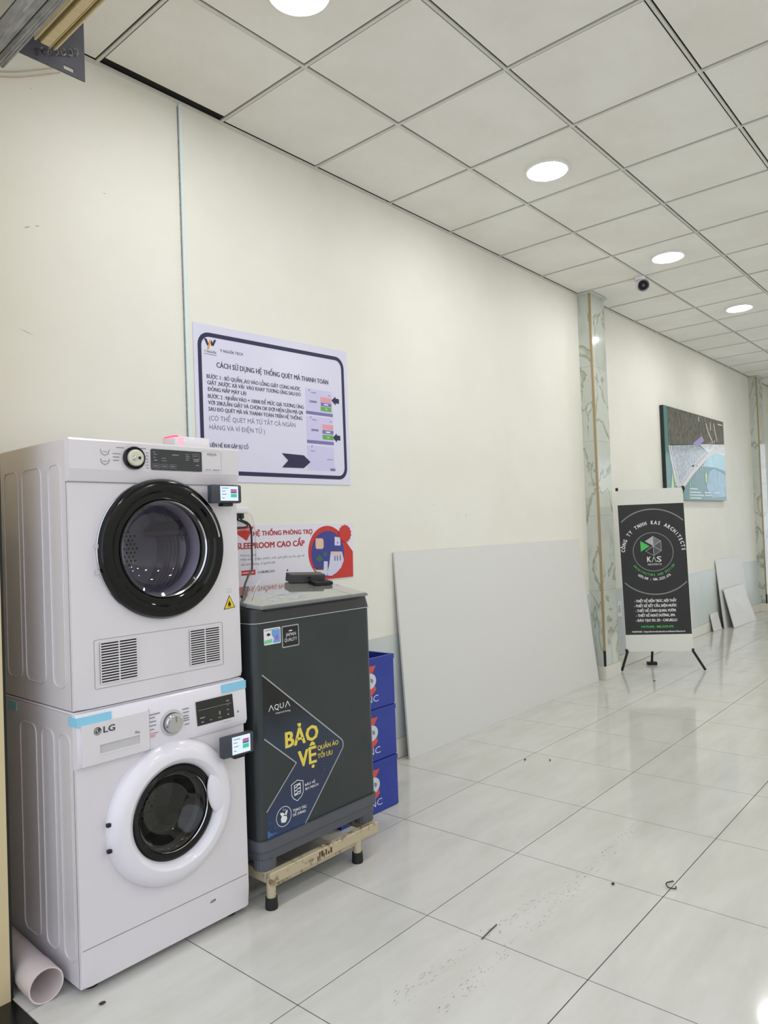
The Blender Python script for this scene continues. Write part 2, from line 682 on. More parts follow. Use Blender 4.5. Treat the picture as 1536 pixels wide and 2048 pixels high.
# ================================================================== SETTING
XL = -0.60                 # inner face of the front opening
# ---- floor: grout bed and one object per tile
b = BM()
box(b, XL, XE, YR, 0.0, -0.06, -0.0022)
floor = structure('floor', b, GROUT)
T, FX, FY = 0.58, -0.117, -0.016
g = 0.0019
full = piece_mesh('floor_tile', FLOORM, -T / 2 + g, T / 2 - g, -T / 2 + g, T / 2 - g, -0.012, 0.0)
nx = int((XE - FX) / T) + 1
ny = int((-YR + FY) / T) + 1
for i in range(-1, nx):
    for j in range(-1, ny):
        x0, x1 = max(FX + T * i, XL), min(FX + T * (i + 1), XE)
        y1, y0 = min(FY - T * j, 0.0), max(FY - T * (j + 1), YR)
        if x1 - x0 < 0.02 or y1 - y0 < 0.012:
            continue
        me = full
        if x1 - x0 < T - 1e-4 or y1 - y0 < T - 1e-4:
            hx, hy = (x1 - x0) / 2 - g, (y1 - y0) / 2 - g
            me = piece_mesh('floor_tile', FLOORM, -hx, hx, -hy, hy, -0.012, 0.0)
        share('floor_tile', me, floor, ((x0 + x1) / 2, (y0 + y1) / 2, 0.0))
b = BM()
rs = random.Random(21)
for (xa, ya), (xb, yb), n_ in (((0.04, -1.376), (0.84, -1.419), 90), ((0.09, -1.508), (1.54, -1.453), 150)):
    for k in range(n_):
        q = rs.random()
        px, py = xa + (xb - xa) * q + rs.gauss(0, 0.012), ya + (yb - ya) * q + rs.gauss(0, 0.014)
        l, w = rs.uniform(0.002, 0.012), rs.uniform(0.0008, 0.0022)
        a = rs.uniform(-0.5, 0.5)
        ca, sa = math.cos(a), math.sin(a)
        prism(b, [(px, py, 0.0), (px + l * ca + w * sa, py + l * sa - w * ca, 0.0), (px + 1.4 * l * ca, py + 1.4 * l * sa, 0.0), (px + l * ca - w * sa, py + l * sa + w * ca, 0.0)], (0, 0, 0.0003))
obj('dirt_flecks', b, mat('faint floor dirt', '#a6a194', 0.7), floor, kind='stuff', label='faint dirt flecks in two streaks')
b = BM()
box(b, -1.05, XL, -6.2, 0.6, -0.06, -0.002)
structure('threshold_floor', b, GRANITE)
b = BM()
box(b, -5.0, -1.05, -7.5, 2.0, -0.12, -0.02)
structure('bounce_pavement', b, PAVE)  # unseen pale paving added to bounce light up to the lintel

# ---- ceiling: black slab painting the void's shade, grid bars and one object per tile
b = BM()
box(b, XL, XE, YR, 0.0, H + 0.009, H + 0.09)
box(b, XL, XE, -0.0008, 0.0, H + 0.0045, H + 0.009)  # black strip over the lit wall edge, so the gap reads as shade
ceiling = structure('ceiling', b, GAPM)
C0 = 0.581
ct = piece_mesh('ceiling_tile', CEIL, -0.2865, 0.2865, -0.2865, 0.2865, 0.0, 0.003)
hx0 = (0.6 - 0.024) / 2
for i in range(-1, 18):
    for j in range(0, 10):
        x0, x1 = 0.6 * i, min(0.6 * (i + 1), XE)
        y1 = 0.0 if j == 0 else -(C0 + 0.6 * (j - 1))
        y0 = max(-(C0 + 0.6 * j), YR)
        if x1 - x0 < 0.05 or y1 - y0 < 0.05:
            continue
        if j == 0:
            sag = 0.052 if i == 0 else 0.020
            hy = (y1 - y0 - 0.012 - sag) / 2
            me = piece_mesh('ceiling_tile', CEIL, -(x1 - x0) / 2 + 0.013, (x1 - x0) / 2 - 0.013, -hy, hy, 0.0, 0.003)
            share('ceiling_tile', me, ceiling, ((x0 + x1) / 2, y0 + 0.012 + hy, H + 0.0045))
        else:
            me = ct
            if x1 - x0 < 0.599 or y1 - y0 < 0.599:
                me = piece_mesh('ceiling_tile', CEIL, -(x1 - x0) / 2 + 0.013, (x1 - x0) / 2 - 0.013, -(y1 - y0) / 2 + 0.0135, (y1 - y0) / 2 - 0.0135, 0.0, 0.003)
            share('ceiling_tile', me, ceiling, ((x0 + x1) / 2, (y0 + y1) / 2, H + 0.0045 + random.uniform(-0.001, 0.001)))
barx = piece_mesh('grid_bar', GRIDM, XL, XE, -0.006, 0.006, 0.0, 0.0088)
for j in range(0, 9):
    share('grid_bar', barx, ceiling, (0, -(C0 + 0.6 * j), H))
bary = piece_mesh('grid_bar', GRIDM, -0.006, 0.006, YR, 0.0, 0.0, 0.0082)
for i in range(0, 18):
    share('grid_bar', bary, ceiling, (0.6 * i, 0, H + 0.0006))
b = BM()
box(b, XL, XE, -0.012, -0.001, H - 0.006, H + 0.004)
obj('wall_angle', b, GRIDM, ceiling)

# ---- left wall, wainscot panels, skirting tiles
b = BM()
box(b, -0.90, XE, 0.0, 0.12, -0.06, 3.5)
wall = structure('wall_left', b, WALL)
b = BM()
box(b, XL, XE, -0.003, 0.0, 0.10, 0.70)
dado = structure('trim_1', b, SEAM)
pw = 0.585
x = XL
while x < XE - 0.02:
    x1 = min(x + pw, XE)
    me = piece_mesh('wainscot_panel', DADO, 0.001, x1 - x - 0.001, -0.008, -0.003, 0.112, 0.70)
    share('wainscot_panel', me, dado, (x + (dado.location.x - ORIG[dado.name].x), 0, 0))
    x = x1
b = BM()
box(b, XL, XE, -0.008, 0.0, 0.0, 0.108)
base = structure('baseboard_left', b, SEAM)
x = XL
while x < XE - 0.02:
    x1 = min(x + pw, XE)
    me = piece_mesh('skirting_tile', SKIRT, 0.001, x1 - x - 0.001, -0.012, -0.006, 0.002, 0.110)
    share('skirting_tile', me, base, (x, 0, 0))
    x = x1

b = BM()
for x, z, l, a in ((-0.261, 3.006, 0.006, 0.2), (-0.287, 2.473, 0.03, 0.5), (-0.25, 2.488, 0.02, 0.3), (2.468, 1.382, 0.02, 1.5), (2.123, 1.447, 0.012, 1.2), (1.21, 1.503, 0.006, 0), (7.11, 3.016, 0.014, 1), (0.02, 2.90, 0.012, 2.3), (0.16, 2.92, 0.010, 2.4), (0.02, 2.70, 0.01, 0.4), (-0.30, 2.08, 0.05, -0.3), (5.6, 2.2, 0.02, 0.8)):
    dx, dz = math.cos(a) * l / 2, math.sin(a) * l / 2
    flat(b, [(x - dx, z - dz), (x + 0.002, z - 0.002), (x + dx, z + dz), (x - 0.002, z + 0.002)], 0.0, 0.0006)
obj('scuff_marks', b, mat('grey scuff', '#b9b6ac', 0.8), wall, label='small grey scuffs')

# ---- other walls
b = BM()
box(b, -0.90, XE, YR - 0.12, YR, -0.06, 3.5)
structure('wall_right', b, WALL)
b = BM()
for a in ((YR, 0.0, 2.45, 3.5), (YR, 0.0, -0.06, 0.06), (-0.13, 0.0, 0.06, 2.45), (YR, -5.30, 0.06, 2.45)):
    box(b, XE, XE + 0.12, a[0], a[1], a[2], a[3])
structure('wall_back', b, WALL)
ALU = mat('white window aluminium', '#e3e6e6', 0.4)
for k in range(4):
    ya, yb = -0.13 - 1.2925 * k, -0.13 - 1.2925 * (k + 1)
    b = BM()
    for q in ((yb, ya, 0.06, 0.12), (yb, ya, 2.39, 2.45), (ya - 0.05, ya, 0.12, 2.39), (yb, yb + 0.05, 0.12, 2.39)):
        box(b, XE + 0.03, XE + 0.08, q[0], q[1], q[2], q[3])
    w = structure('window_%d' % (k + 1), b, ALU)
    b = BM()
    box(b, XE + 0.052, XE + 0.056, yb + 0.05, ya - 0.05, 0.12, 2.39)
    obj('pane', b, PANE, w)
# front wall: jamb, far jamb and lintel round the shutter opening
b = BM()
box(b, -0.90, -0.605, -0.505, 0.0, -0.06, 3.5)
structure('wall_front', b, JAMBM)
b = BM()
box(b, -0.90, -0.605, YR, -5.0, -0.06, 3.5)
box(b, -0.90, -0.505, -5.0, -0.505, 2.95, 3.5)
box(b, -0.605, -0.505, -0.505, 0.0, 2.95, 3.5)
structure('wall_front', b, WALL)

# ---- marble pillars against the left wall
def pillar(x0, x1, y, gold_y):
    b = BM()
    box(b, x0 + 0.012, x1, -y + 0.004, 0.0, 0.0, H)
    p = structure('pillar', b, DARKJ)
    n = 5
    hh = (H - 0.112) / n
    for k in range(n):
        z0 = 0.112 + hh * k
        bb = BM(); box(bb, x0, x0 + 0.014, -y + 0.012, 0.0, z0 + 0.0006, z0 + hh - 0.0006); obj('marble_tile', bb, MARBLE, p)
        bb = BM(); box(bb, x0 + 0.012, x1 - 0.007, -y, -y + 0.006, z0 + 0.0006, z0 + hh - 0.0006); obj('marble_tile', bb, MARBLE, p)
        bb = BM(); box(bb, x1, x1 + 0.006, -y + 0.010, 0.0, z0 + 0.0006, z0 + hh - 0.0006); obj('marble_tile', bb, MARBLE, p)
    bb = BM(); box(bb, x0 - 0.003, x0 + 0.013, -y - 0.003, -y + 0.013, 0.24, H); obj('corner_strip', bb, GOLD, p, label='gold corner strip')
    bb = BM(); box(bb, x0 - 0.003, x0 + 0.013, -y - 0.003, -y + 0.013, 0.112, 0.24); obj('corner_strip', bb, BLACKM, p, label='black worn foot of the corner strip')
    bb = BM(); box(bb, x0 - 0.006, x1 + 0.006, -y - 0.006, 0.0, 0.0, 0.111, bev=0.002, seg=1); obj('plinth', bb, SKIRT, p)
    bb = BM()
    box(bb, x0 - 0.02, x1 + 0.02, -y - 0.02, 0.0, H - 0.012, H - 0.002)
    obj('ceiling_collar', bb, GRIDM, p)
    return p


pillar(4.215, 4.495, 0.115, 0)
pillar(9.36, 9.64, 0.105, 0)

# ================================================================== SHUTTER at the opening
sh = thing('roller_shutter', 'rolled-up metal roller shutter over the entrance with grey rail and tan slats', 'shutter', (-0.5, -0.5, 2.7))
def yprof(bm, pts, y0, y1):
    prism(bm, [(x, y0, z) for x, z in pts], (0, y1 - y0, 0))
for xa in (-0.577, -0.5405):
    b = BM(); yprof(b, [(xa, 2.84), (xa, 2.80), (xa + 0.006, 2.794), (xa + 0.029, 2.794), (xa + 0.034, 2.80), (xa + 0.034, 2.84)], -4.95, -0.385)
    obj('bottom_rail', b, GALV, sh, label='galvanised steel bottom rail')
b = BM(); box(b, -0.575, -0.508, -4.95, -0.39, 2.803, 2.85); obj('rail_groove', b, GALVD, sh)
b = BM()
for xa in (-0.533, -0.525, -0.517):
    box(b, xa, xa + 0.003, -4.95, -0.386, 2.7925, 2.796)
obj('rail_ridge', b, GALV, sh)
for xa, xb, z in ((-0.470, -0.4635, 2.846), (-0.450, -0.422, 2.846), (-0.4215, -0.4185, 2.844), (-0.408, -0.4025, 2.844)):
    b = BM(); box(b, xa, xb, -4.95, -0.51, z, z + 0.03, bev=0.0015, seg=1); obj('slat', b, TAN, sh, label='tan painted slat edge')
b = BM(); box(b, -0.469, -0.403, -4.95, -0.512, 2.856, 2.90); obj('slat_groove', b, TAND, sh)
b = BM()
lathe(b, (-0.40, -4.95, 2.985), (0, 1, 0), [(0, 0), (0.075, 0), (0.075, 4.43), (0, 4.43)], 20)
obj('slat_roll', b, TAN, sh, smooth=True)
b = BM()
X0, X1, Z0, Z1, hx0_, hx1_, hz0, hz1 = -0.503, -0.281, 2.824, 3.20, -0.352, -0.318, 2.836, 2.850
for q in ((X0, X1, hz1, Z1), (X0, X1, Z0, hz0), (X0, hx0_, hz0, hz1), (hx1_, X1, hz0, hz1)):
    box(b, q[0], q[1], -0.455, -0.450, q[2], q[3])
obj('bracket_plate', b, STEELP, sh, label='dark steel end plate with a slot')
b = BM()
for k in range(6):
    cx, cz = -0.43 + 0.024 * k + random.uniform(-0.006, 0.006), 2.856 + 0.010 * k
    tube(b, [(cx + 0.010 * math.cos(t * 1.3 + k) * (1 - t / 12), -0.459 - 0.001 * t, cz + 0.012 * math.sin(t * 1.3 + k)) for t in range(8)], 0.0011, 5)
obj('curl_debris', b, CHROME, sh)  # pale curls of debris on the bracket plate
b = BM(); box(b, -0.6045, -0.5955, -0.500, -0.465, 0.0, 2.79); obj('guide_rail', b, BLACKM, sh, label='black guide rail beside the jamb')
for k, (pa, pm, pb) in enumerate((((-0.40, -0.004, 3.008), (-0.31, -0.006, 3.045), (-0.16, -0.006, 3.13)), ((-0.41, -0.004, 2.985), (-0.30, -0.006, 3.03), (-0.15, -0.006, 3.115)))):
    b = BM(); tube(b, smooth_path([pa, pm, pb], 6), 0.0022, 6)
    solo('thin_wire', b, mat('beige wire', '#c9b9a8', 0.6), 'thin beige wire, the %s of two sagging along the wall under the shutter bracket' % ('upper', 'lower')[k], 'wire', 'wires under the shutter bracket')

# ================================================================== CEILING LIGHTS
order = ('nearest, cut by the top edge of the photo', 'second from the entrance, the largest seen whole', 'third from the entrance, above the security camera', 'fourth from the entrance, the smallest, near the right edge')
for k in range(5):
    lab = 'round lit white ceiling panel, ' + order[min(k, 3)]
    if k > 3:
        lab = 'round lit white ceiling panel, fifth from the entrance, beyond the smallest one'
    t = thing('ceiling_light', lab, 'ceiling light', (LX[k], LY, H), 'round panels along the ceiling')
    b = BM()
    lathe(b, (LX[k], LY, H + 0.0048), (0, 0, -1), [(PANEL_R + 0.012, 0), (PANEL_R + 0.012, 0.012), (PANEL_R + 0.004, 0.016), (PANEL_R, 0.014), (PANEL_R, 0.0)], 40)
    obj('rim', b, RIM, t, smooth=True)
    b = BM()
    lathe(b, (LX[k], LY, H + 0.0048), (0, 0, -1), [(PANEL_R - 0.0005, 0.008), (PANEL_R - 0.002, 0.017), (PANEL_R * 0.8, 0.020), (0, 0.022)], 40)
    obj('diffuser', b, LIGHTM, t, smooth=True)

# ================================================================== MACHINE PARTS shared
def door_drum(parent, cx, cz, r, yf, depth, m, holes, paddles):
    b = BM()
    lathe(b, (cx, yf, cz), (0, 1, 0), [(r, 0.0), (r * 0.93, 0.03), (r * 0.95, 0.05), (r * 1.30, 0.07), (r * 1.30, depth), (r * 1.05, depth + 0.012), (0, depth + 0.012)], 56)
    d = obj('drum', b, m, parent, smooth=True, label='steel drum behind the door glass')
    b = BM()
    for hx, hz in holes:
        lathe(b, (cx + hx, yf + depth + 0.0115, cz + hz), (0, -1, 0), [(0.0045, 0), (0.0045, 0.001), (0, 0.001)], 8)
    obj('drum_holes', b, HOLE, d, kind='stuff')
    for a in paddles:
        b = BM()
        ca, sa = math.cos(a), math.sin(a)
        R = r * 1.29
        prism(b, [(cx + ca * R - sa * 0.03, yf + 0.09, cz + sa * R + ca * 0.03), (cx + ca * (R - 0.045) - sa * 0.008, yf + 0.09, cz + sa * (R - 0.045) + ca * 0.008), (cx + ca * (R - 0.045) + sa * 0.008, yf + 0.09, cz + sa * (R - 0.045) - ca * 0.008), (cx + ca * R + sa * 0.03, yf + 0.09, cz + sa * R - ca * 0.03)], (0, depth - 0.10, 0))
        obj('paddle', b, m, d)
    return d


def side_ribs(parent, x, specs, z0, z1):
    for ya, yb, in specs:
        b = BM()
        pts = [(x, a, z) for a, z in rrect(ya, yb, z0, z1, 0.028, 5)]
        tube(b, pts, 0.0022, 6, closed=True)
        obj('side_rib', b, SIDEM, parent, smooth=True)


def shell(parent, x0, x1, yf, yb, z0, z1, cx, cz, r, bev=0.012):
    """cabinet: back, sides, top and bottom, then a front sheet with the door hole"""
    b = BM()
    yq = yf + 0.03
    t = 0.012
    for q in ((x0, x0 + t, yq - 0.03 + bev, yb, z0, z1), (x1 - t, x1, yq - 0.03 + bev, yb, z0, z1), (x0 + t, x1 - t, yb - t, yb, z0, z1), (x0 + t, x1 - t, yf + 0.016, yb - t, z1 - t, z1), (x0 + t, x1 - t, yf + 0.016, yb - t, z0, z0 + t)):
        box(b, *q)
    cab = obj('cabinet', b, SIDEM, parent)
    b = BM()
    plate_hole(b, x0, x1, z0, z1, cx, cz, r, yf, yf + 0.014)
    es = [e for e in b.edges if abs(e.verts[0].co.y - yf) < 1e-6 and abs(e.verts[1].co.y - yf) < 1e-6 and (all(abs(v.co.x - x0) < 1e-6 for v in e.verts) or all(abs(v.co.x - x1) < 1e-6 for v in e.verts) or all(abs(v.co.z - z0) < 1e-6 for v in e.verts) or all(abs(v.co.z - z1) < 1e-6 for v in e.verts))]
    bmesh.ops.bevel(b, geom=es, offset=0.008, segments=3, affect='EDGES', profile=0.5)
    fr = obj('front_panel', b, WHITEP, parent, smooth=True)
    return cab, fr


# ================================================================== FRONT-LOAD WASHER (bottom of the stack)
X0, X1 = -0.477, 0.116
YF = -0.668
W = thing('front_load_washer', 'white front-load washing machine with white round door, under the dryer', 'washing machine', (-0.18, -0.40, 0.0))
WCX, WCZ = -0.172, 0.437
shell(W, X0, X1, YF, -0.12, 0.024, 0.800, WCX, WCZ, 0.150)
side_ribs(W, X0 - 0.001, ((-0.640, -0.570), (-0.535, -0.455), (-0.415, -0.30)), 0.09, 0.74)
for fx in (X0 + 0.05, X1 - 0.05):
    for fy in (YF + 0.05, -0.17):
        b = BM(); cyl(b, (fx, fy, 0), (fx, fy, 0.026), 0.022, 16); obj('foot', b, RUBBER, W)
# control fascia
b = BM()
prof = [(-0.655, 0.646), (-0.676, 0.650), (-0.684, 0.665), (-0.680, 0.790), (-0.672, 0.803), (-0.655, 0.806)]
prism(b, [(X0 - 0.001, y, z) for y, z in prof], (X1 - X0 + 0.004, 0, 0))
fas = obj('control_fascia', b, WHITEB, W, label='white control fascia', smooth=True)
b = BM(); box(b, X0, X1, -0.660, -0.13, 0.800, 0.808, bev=0.003, seg=2); obj('top_panel', b, WHITEB, W)
YS = -0.6832
b = BM()
for q in ((-0.466, -0.254, 0.706, 0.772), (-0.466, -0.254, 0.654, 0.678), (-0.466, -0.413, 0.678, 0.706), (-0.286, -0.254, 0.678, 0.706)):
    box(b, q[0], q[1], YS - 0.004, YS + 0.012, q[2], q[3])
dr = obj('detergent_drawer', b, WHITEP, W)
b = BM(); box(b, -0.413, -0.286, YS - 0.0005, YS + 0.002, 0.678, 0.706); obj('drawer_recess', b, GREYP, dr)
b = BM(); box(b, -0.413, -0.286, YS - 0.006, YS - 0.001, 0.6775, 0.6805); obj('drawer_lip', b, WHITEB, dr)
b = BM(); box(b, -0.2535, -0.2515, YS - 0.001, YS, 0.650, 0.775); obj('drawer_seam', b, SEAM, W)
b = BM()
lathe(b, (-0.173, YS + 0.002, 0.717), (0, -1, 0), [(0.041, 0), (0.041, 0.004), (0.033, 0.005)], 40)
obj('dial_ring', b, GREYP, W, smooth=True)
b = BM()
lathe(b, (-0.173, YS, 0.717), (0, -1, 0), [(0.031, 0), (0.030, 0.016), (0.026, 0.018), (0.024, 0.026), (0, 0.027)], 40)
dk = obj('dial', b, CHROME, W, smooth=True, label='silver programme dial')
b = BM(); box(b, -0.174, -0.172, YS - 0.029, YS - 0.026, 0.722, 0.740); obj('dial_mark', b, PRINTG, dk)
b = BM(); flat(b, [(-0.084, 0.763), (0.060, 0.763), (0.066, 0.684), (-0.080, 0.684)], YS, 0.002)
dsp = obj('display', b, DISPB, W, label='black display window')
b = BM()
for q in ((-0.07, -0.052, 0.706, 0.710), (-0.066, -0.056, 0.692, 0.696), (-0.034, -0.024, 0.693, 0.696), (0.0, 0.014, 0.693, 0.696), (0.004, 0.010, 0.704, 0.716), (0.034, 0.046, 0.742, 0.746), (0.036, 0.044, 0.728, 0.730), (0.036, 0.044, 0.712, 0.716), (0.038, 0.044, 0.695, 0.701)):
    flat(b, [(q[0], q[2]), (q[1], q[2]), (q[1], q[3]), (q[0], q[3])], YS - 0.002, 0.0004)
flat(b, [(-0.076, 0.733), (0.055, 0.733), (0.055, 0.7345), (-0.076, 0.7345)], YS - 0.002, 0.0003)
obj('display_marks', b, PRINTG, dsp)
b = BM()
for k, (xa, xb, z) in enumerate(((-0.252, -0.214, 0.757), (-0.250, -0.232, 0.747), (-0.250, -0.228, 0.735), (-0.250, -0.228, 0.723), (-0.249, -0.236, 0.711), (-0.134, -0.110, 0.750), (-0.132, -0.110, 0.739), (-0.131, -0.112, 0.728), (-0.132, -0.110, 0.720), (-0.132, -0.110, 0.713), (-0.127, -0.110, 0.700), (0.022, 0.040, 0.6745), (0.042, 0.052, 0.6745))):
    flat(b, [(xa, z - 0.0016), (xb, z - 0.0016), (xb, z + 0.0016), (xa, z + 0.0016)], YS, 0.0005)
flat(b, circ(0.083, 0.698, 0.004, 12), YS, 0.0005)
obj('programme_marks', b, PRINTG, W)
b = BM()
for xa, xb, z in ((-0.249, -0.222, 0.699), (-0.249, -0.230, 0.693), (-0.249, -0.234, 0.688)):
    flat(b, [(xa, z - 0.0014), (xb, z - 0.0014), (xb, z + 0.0014), (xa, z + 0.0014)], YS, 0.0005)
obj('programme_marks', b, PRINTR, W, label='red programme marks')
b = BM()
flat(b, circ(-0.419, 0.748, 0.0115, 28), YS - 0.004, 0.0006)
text(b, 'LG', -0.401, -0.366, 0.7395, 0.0175, YS - 0.004, 0.03)
lg = obj('maker_mark', b, LGREY, W, label='dark grey round maker mark and letters')
b = BM()
stroke(b, [(-0.4195 + 0.0085 * math.cos(a), 0.748 + 0.0085 * math.sin(a)) for a in [math.radians(q) for q in range(80, 361, 20)]], 0.0012, YS - 0.0050, 0.0004)
stroke(b, [(-0.4195, 0.7525), (-0.4195, 0.744), (-0.416, 0.744)], 0.0012, YS - 0.0050, 0.0004)
flat(b, circ(-0.423, 0.751, 0.0013, 8), YS - 0.0050, 0.0004)
obj('mark_lines', b, PRINTW, lg)
b = BM(); text(b, '8kg', -0.302, -0.287, 0.7135, 0.007, YS - 0.0042, 0.02); obj('capacity_mark', b, PRINTG, dr)
# blue tape
b = BM(); box(b, -0.479, -0.374, -0.6845, -0.6815, 0.770, 0.796); box(b, -0.4795, -0.478, -0.684, -0.632, 0.770, 0.796); obj('tape', b, TAPE, W, label='light blue tape strip at the corner')
b = BM(); box(b, 0.020, 0.119, -0.6845, -0.6805, 0.772, 0.799); obj('tape', b, TAPE, W, label='light blue tape strip at the corner')
b = BM(); box(b, -0.479, -0.4765, -0.275, -0.215, 0.765, 0.792); obj('tape', b, TAPE, W, label='light blue tape strip at the corner')
# door
D = BM()
lathe(D, (WCX, YF, WCZ), (0, -1, 0), [(0.223, -0.002), (0.223, 0.006), (0.216, 0.020), (0.203, 0.033), (0.185, 0.041), (0.168, 0.042), (0.155, 0.034), (0.148, 0.020), (0.146, 0.0), (0.150, -0.01)], 72)
door = obj('door', D, WHITEB, W, smooth=True, label='white round door ring')
b = BM()
u = Matrix.Translation((WCX + 0.160, YF - 0.026, WCZ + 0.022)) @ Matrix.Rotation(math.radians(-8), 4, 'Y') @ Matrix.Diagonal((0.044, 0.017, 0.080, 1))
bmesh.ops.create_uvsphere(b, u_segments=24, v_segments=14, radius=1.0, matrix=u)
obj('door_handle', b, WHITEB, door, smooth=True)
b = BM()
lathe(b, (WCX, YF, WCZ), (0, -1, 0), [(0.149, 0.012), (0.140, 0.018), (0.126, 0.014), (0.122, 0.004), (0.124, -0.03)], 64)
obj('glass_rim', b, BLACKG, door, smooth=True)
b = BM()
lathe(b, (WCX, YF, WCZ), (0, -1, 0), [(0.1245, 0.0125), (0.1235, 0.0150), (0.1215, 0.0125)], 64)
obj('rim_line', b, CHROME, door, smooth=True)
b = BM()
lathe(b, (WCX, YF, WCZ), (0, -1, 0), [(0.123, 0.004), (0.112, 0.000), (0.100, -0.012), (0.088, -0.040), (0.070, -0.052), (0, -0.056)], 56)
obj('door_glass', b, WGLASS, door, smooth=True)
for hz in (0.030, -0.046):
    b = BM(); box(b, WCX - 0.226, WCX - 0.214, YF - 0.020, YF - 0.010, WCZ + hz - 0.005, WCZ + hz + 0.005); obj('hinge_slot', b, BLACKM, door)
hl = []
for i in range(-8, 9):
    for j in range(-8, 9):
        hx, hz = i * 0.018 + (j % 2) * 0.009, j * 0.016
        if hx * hx + hz * hz < 0.135 ** 2:
            hl.append((hx, hz))
door_drum(W, WCX, WCZ, 0.140, YF + 0.02, 0.26, DRUMD, hl, (math.radians(200), math.radians(320), math.radians(80)))
b = BM(); box(b, X0 + 0.006, X1 - 0.006, YF - 0.0008, YF + 0.001, 0.1305, 0.1325); obj('kick_seam', b, SEAM, W)
b = BM()
stroke(b, [(-0.042, 0.094), (-0.036, 0.098), (-0.022, 0.099), (-0.022, 0.095), (-0.036, 0.093)], 0.0022, YF, 0.0006)
obj('sticker_residue', b, SPECK, W, label='small dark scuff')

# ================================================================== DRYER (top of the stack)
DZ0, DZ1 = 0.812, 1.598
DR = thing('tumble_dryer', 'white tumble dryer with black round door, stacked on the front-load washer', 'dryer', (-0.18, -0.40, 0.808))
DCX, DCZ = -0.177, 1.268
shell(DR, X0, X1, YF, -0.13, DZ0, DZ1, DCX, DCZ, 0.165)
side_ribs(DR, X0 - 0.001, ((-0.625, -0.545), (-0.495, -0.36), (-0.33, -0.22)), 0.875, 1.53)
for fx in (X0 + 0.06, X1 - 0.06):
    for fy in (YF + 0.06, -0.19):
        b = BM(); cyl(b, (fx, fy, 0.808), (fx, fy, 0.814), 0.02, 14); obj('foot', b, RUBBER, DR)
b = BM()
prof = [(-0.655, 1.601), (-0.682, 1.601), (-0.686, 1.596), (-0.684, 1.512), (-0.671, 1.476), (-0.655, 1.476)]
prism(b, [(X0 - 0.002, y, z) for y, z in prof], (X1 - X0 + 0.004, 0, 0))
obj('control_fascia', b, WHITEP, DR, label='white control fascia')
b = BM(); box(b, X0, X1, -0.655, -0.13, 1.596, 1.603, bev=0.003); obj('top_panel', b, WHITEP, DR)
b = BM(); box(b, X0 - 0.0025, X1 + 0.001, -0.672, -0.655, 1.4735, 1.476); obj('fascia_seam', b, SEAM, DR)
YD = -0.6863
b = BM()
lathe(b, (-0.280, YD, 1.550), (0, -1, 0), [(0.035, 0), (0.035, 0.010), (0.031, 0.012), (0.026, 0.010)], 40)
dl = obj('dial_ring', b, BLACKG, DR, smooth=True, label='black dial ring')
b = BM()
lathe(b, (-0.280, YD, 1.550), (0, -1, 0), [(0.026, 0), (0.025, 0.018), (0.021, 0.021), (0, 0.021)], 36)
kn = obj('dial', b, IVORY, DR, smooth=True, label='ivory programme dial')
b = BM(); flat(b, circ(-0.271, 1.5495, 0.0048, 16), YD - 0.021, 0.001); obj('dial_dot', b, BLACKM, kn)
b = BM(); lathe(b, (-0.288, YD - 0.021, 1.548), (0, -1, 0), [(0.008, 0), (0.006, 0.004), (0, 0.005)], 16); obj('dial_hub', b, CHROME, kn, smooth=True)
b = BM(); flat(b, rrect(-0.221, -0.034, 1.517, 1.583, 0.004, 3), YD, 0.0016)
dd = obj('display', b, DISP, DR, label='dark grey display panel')
b = BM()
for q in ((-0.213, -0.207, 1.572, 1.575), (-0.213, -0.200, 1.565, 1.567), (-0.212, -0.206, 1.555, 1.558), (-0.211, -0.200, 1.546, 1.549), (-0.183, -0.168, 1.554, 1.556), (-0.183, -0.166, 1.546, 1.548), (-0.146, -0.122, 1.566, 1.569), (-0.096, -0.084, 1.570, 1.572), (-0.096, -0.080, 1.564, 1.566), (-0.096, -0.082, 1.558, 1.560), (-0.096, -0.084, 1.552, 1.554), (-0.066, -0.050, 1.567, 1.569), (-0.066, -0.044, 1.554, 1.557), (-0.066, -0.046, 1.549, 1.552), (-0.058, -0.046, 1.536, 1.539)):
    flat(b, [(q[0], q[2]), (q[1], q[2]), (q[1], q[3]), (q[0], q[3])], YD - 0.0016, 0.0004)
for xa in (-0.216, -0.187, -0.157):
    o_ = rrect(xa, xa + 0.025, 1.523, 1.536, 0.002, 2)
    i_ = rrect(xa + 0.001, xa + 0.024, 1.524, 1.535, 0.0012, 2)
    ring2d(b, o_, i_, YD - 0.0016, 0.0004)
    flat(b, [(xa + 0.004, 1.528), (xa + 0.020, 1.528), (xa + 0.020, 1.531), (xa + 0.004, 1.531)], YD - 0.0016, 0.0004)
ring2d(b, rrect(-0.069, -0.044, 1.558, 1.575, 0.002, 2), rrect(-0.068, -0.045, 1.559, 1.574, 0.0012, 2), YD - 0.0016, 0.0004)
obj('display_marks', b, PRINTG, dd)
b = BM(); ring2d(b, rrect(-0.034, 0.046, 1.518, 1.588, 0.003, 2), rrect(-0.0332, 0.0452, 1.5188, 1.5872, 0.0025, 2), YD, 0.0005); obj('label_outline', b, GREYP, DR)
b = BM()
text(b, 'AQUA', -0.012, 0.026, 1.573, 0.009, YD, 0.01)
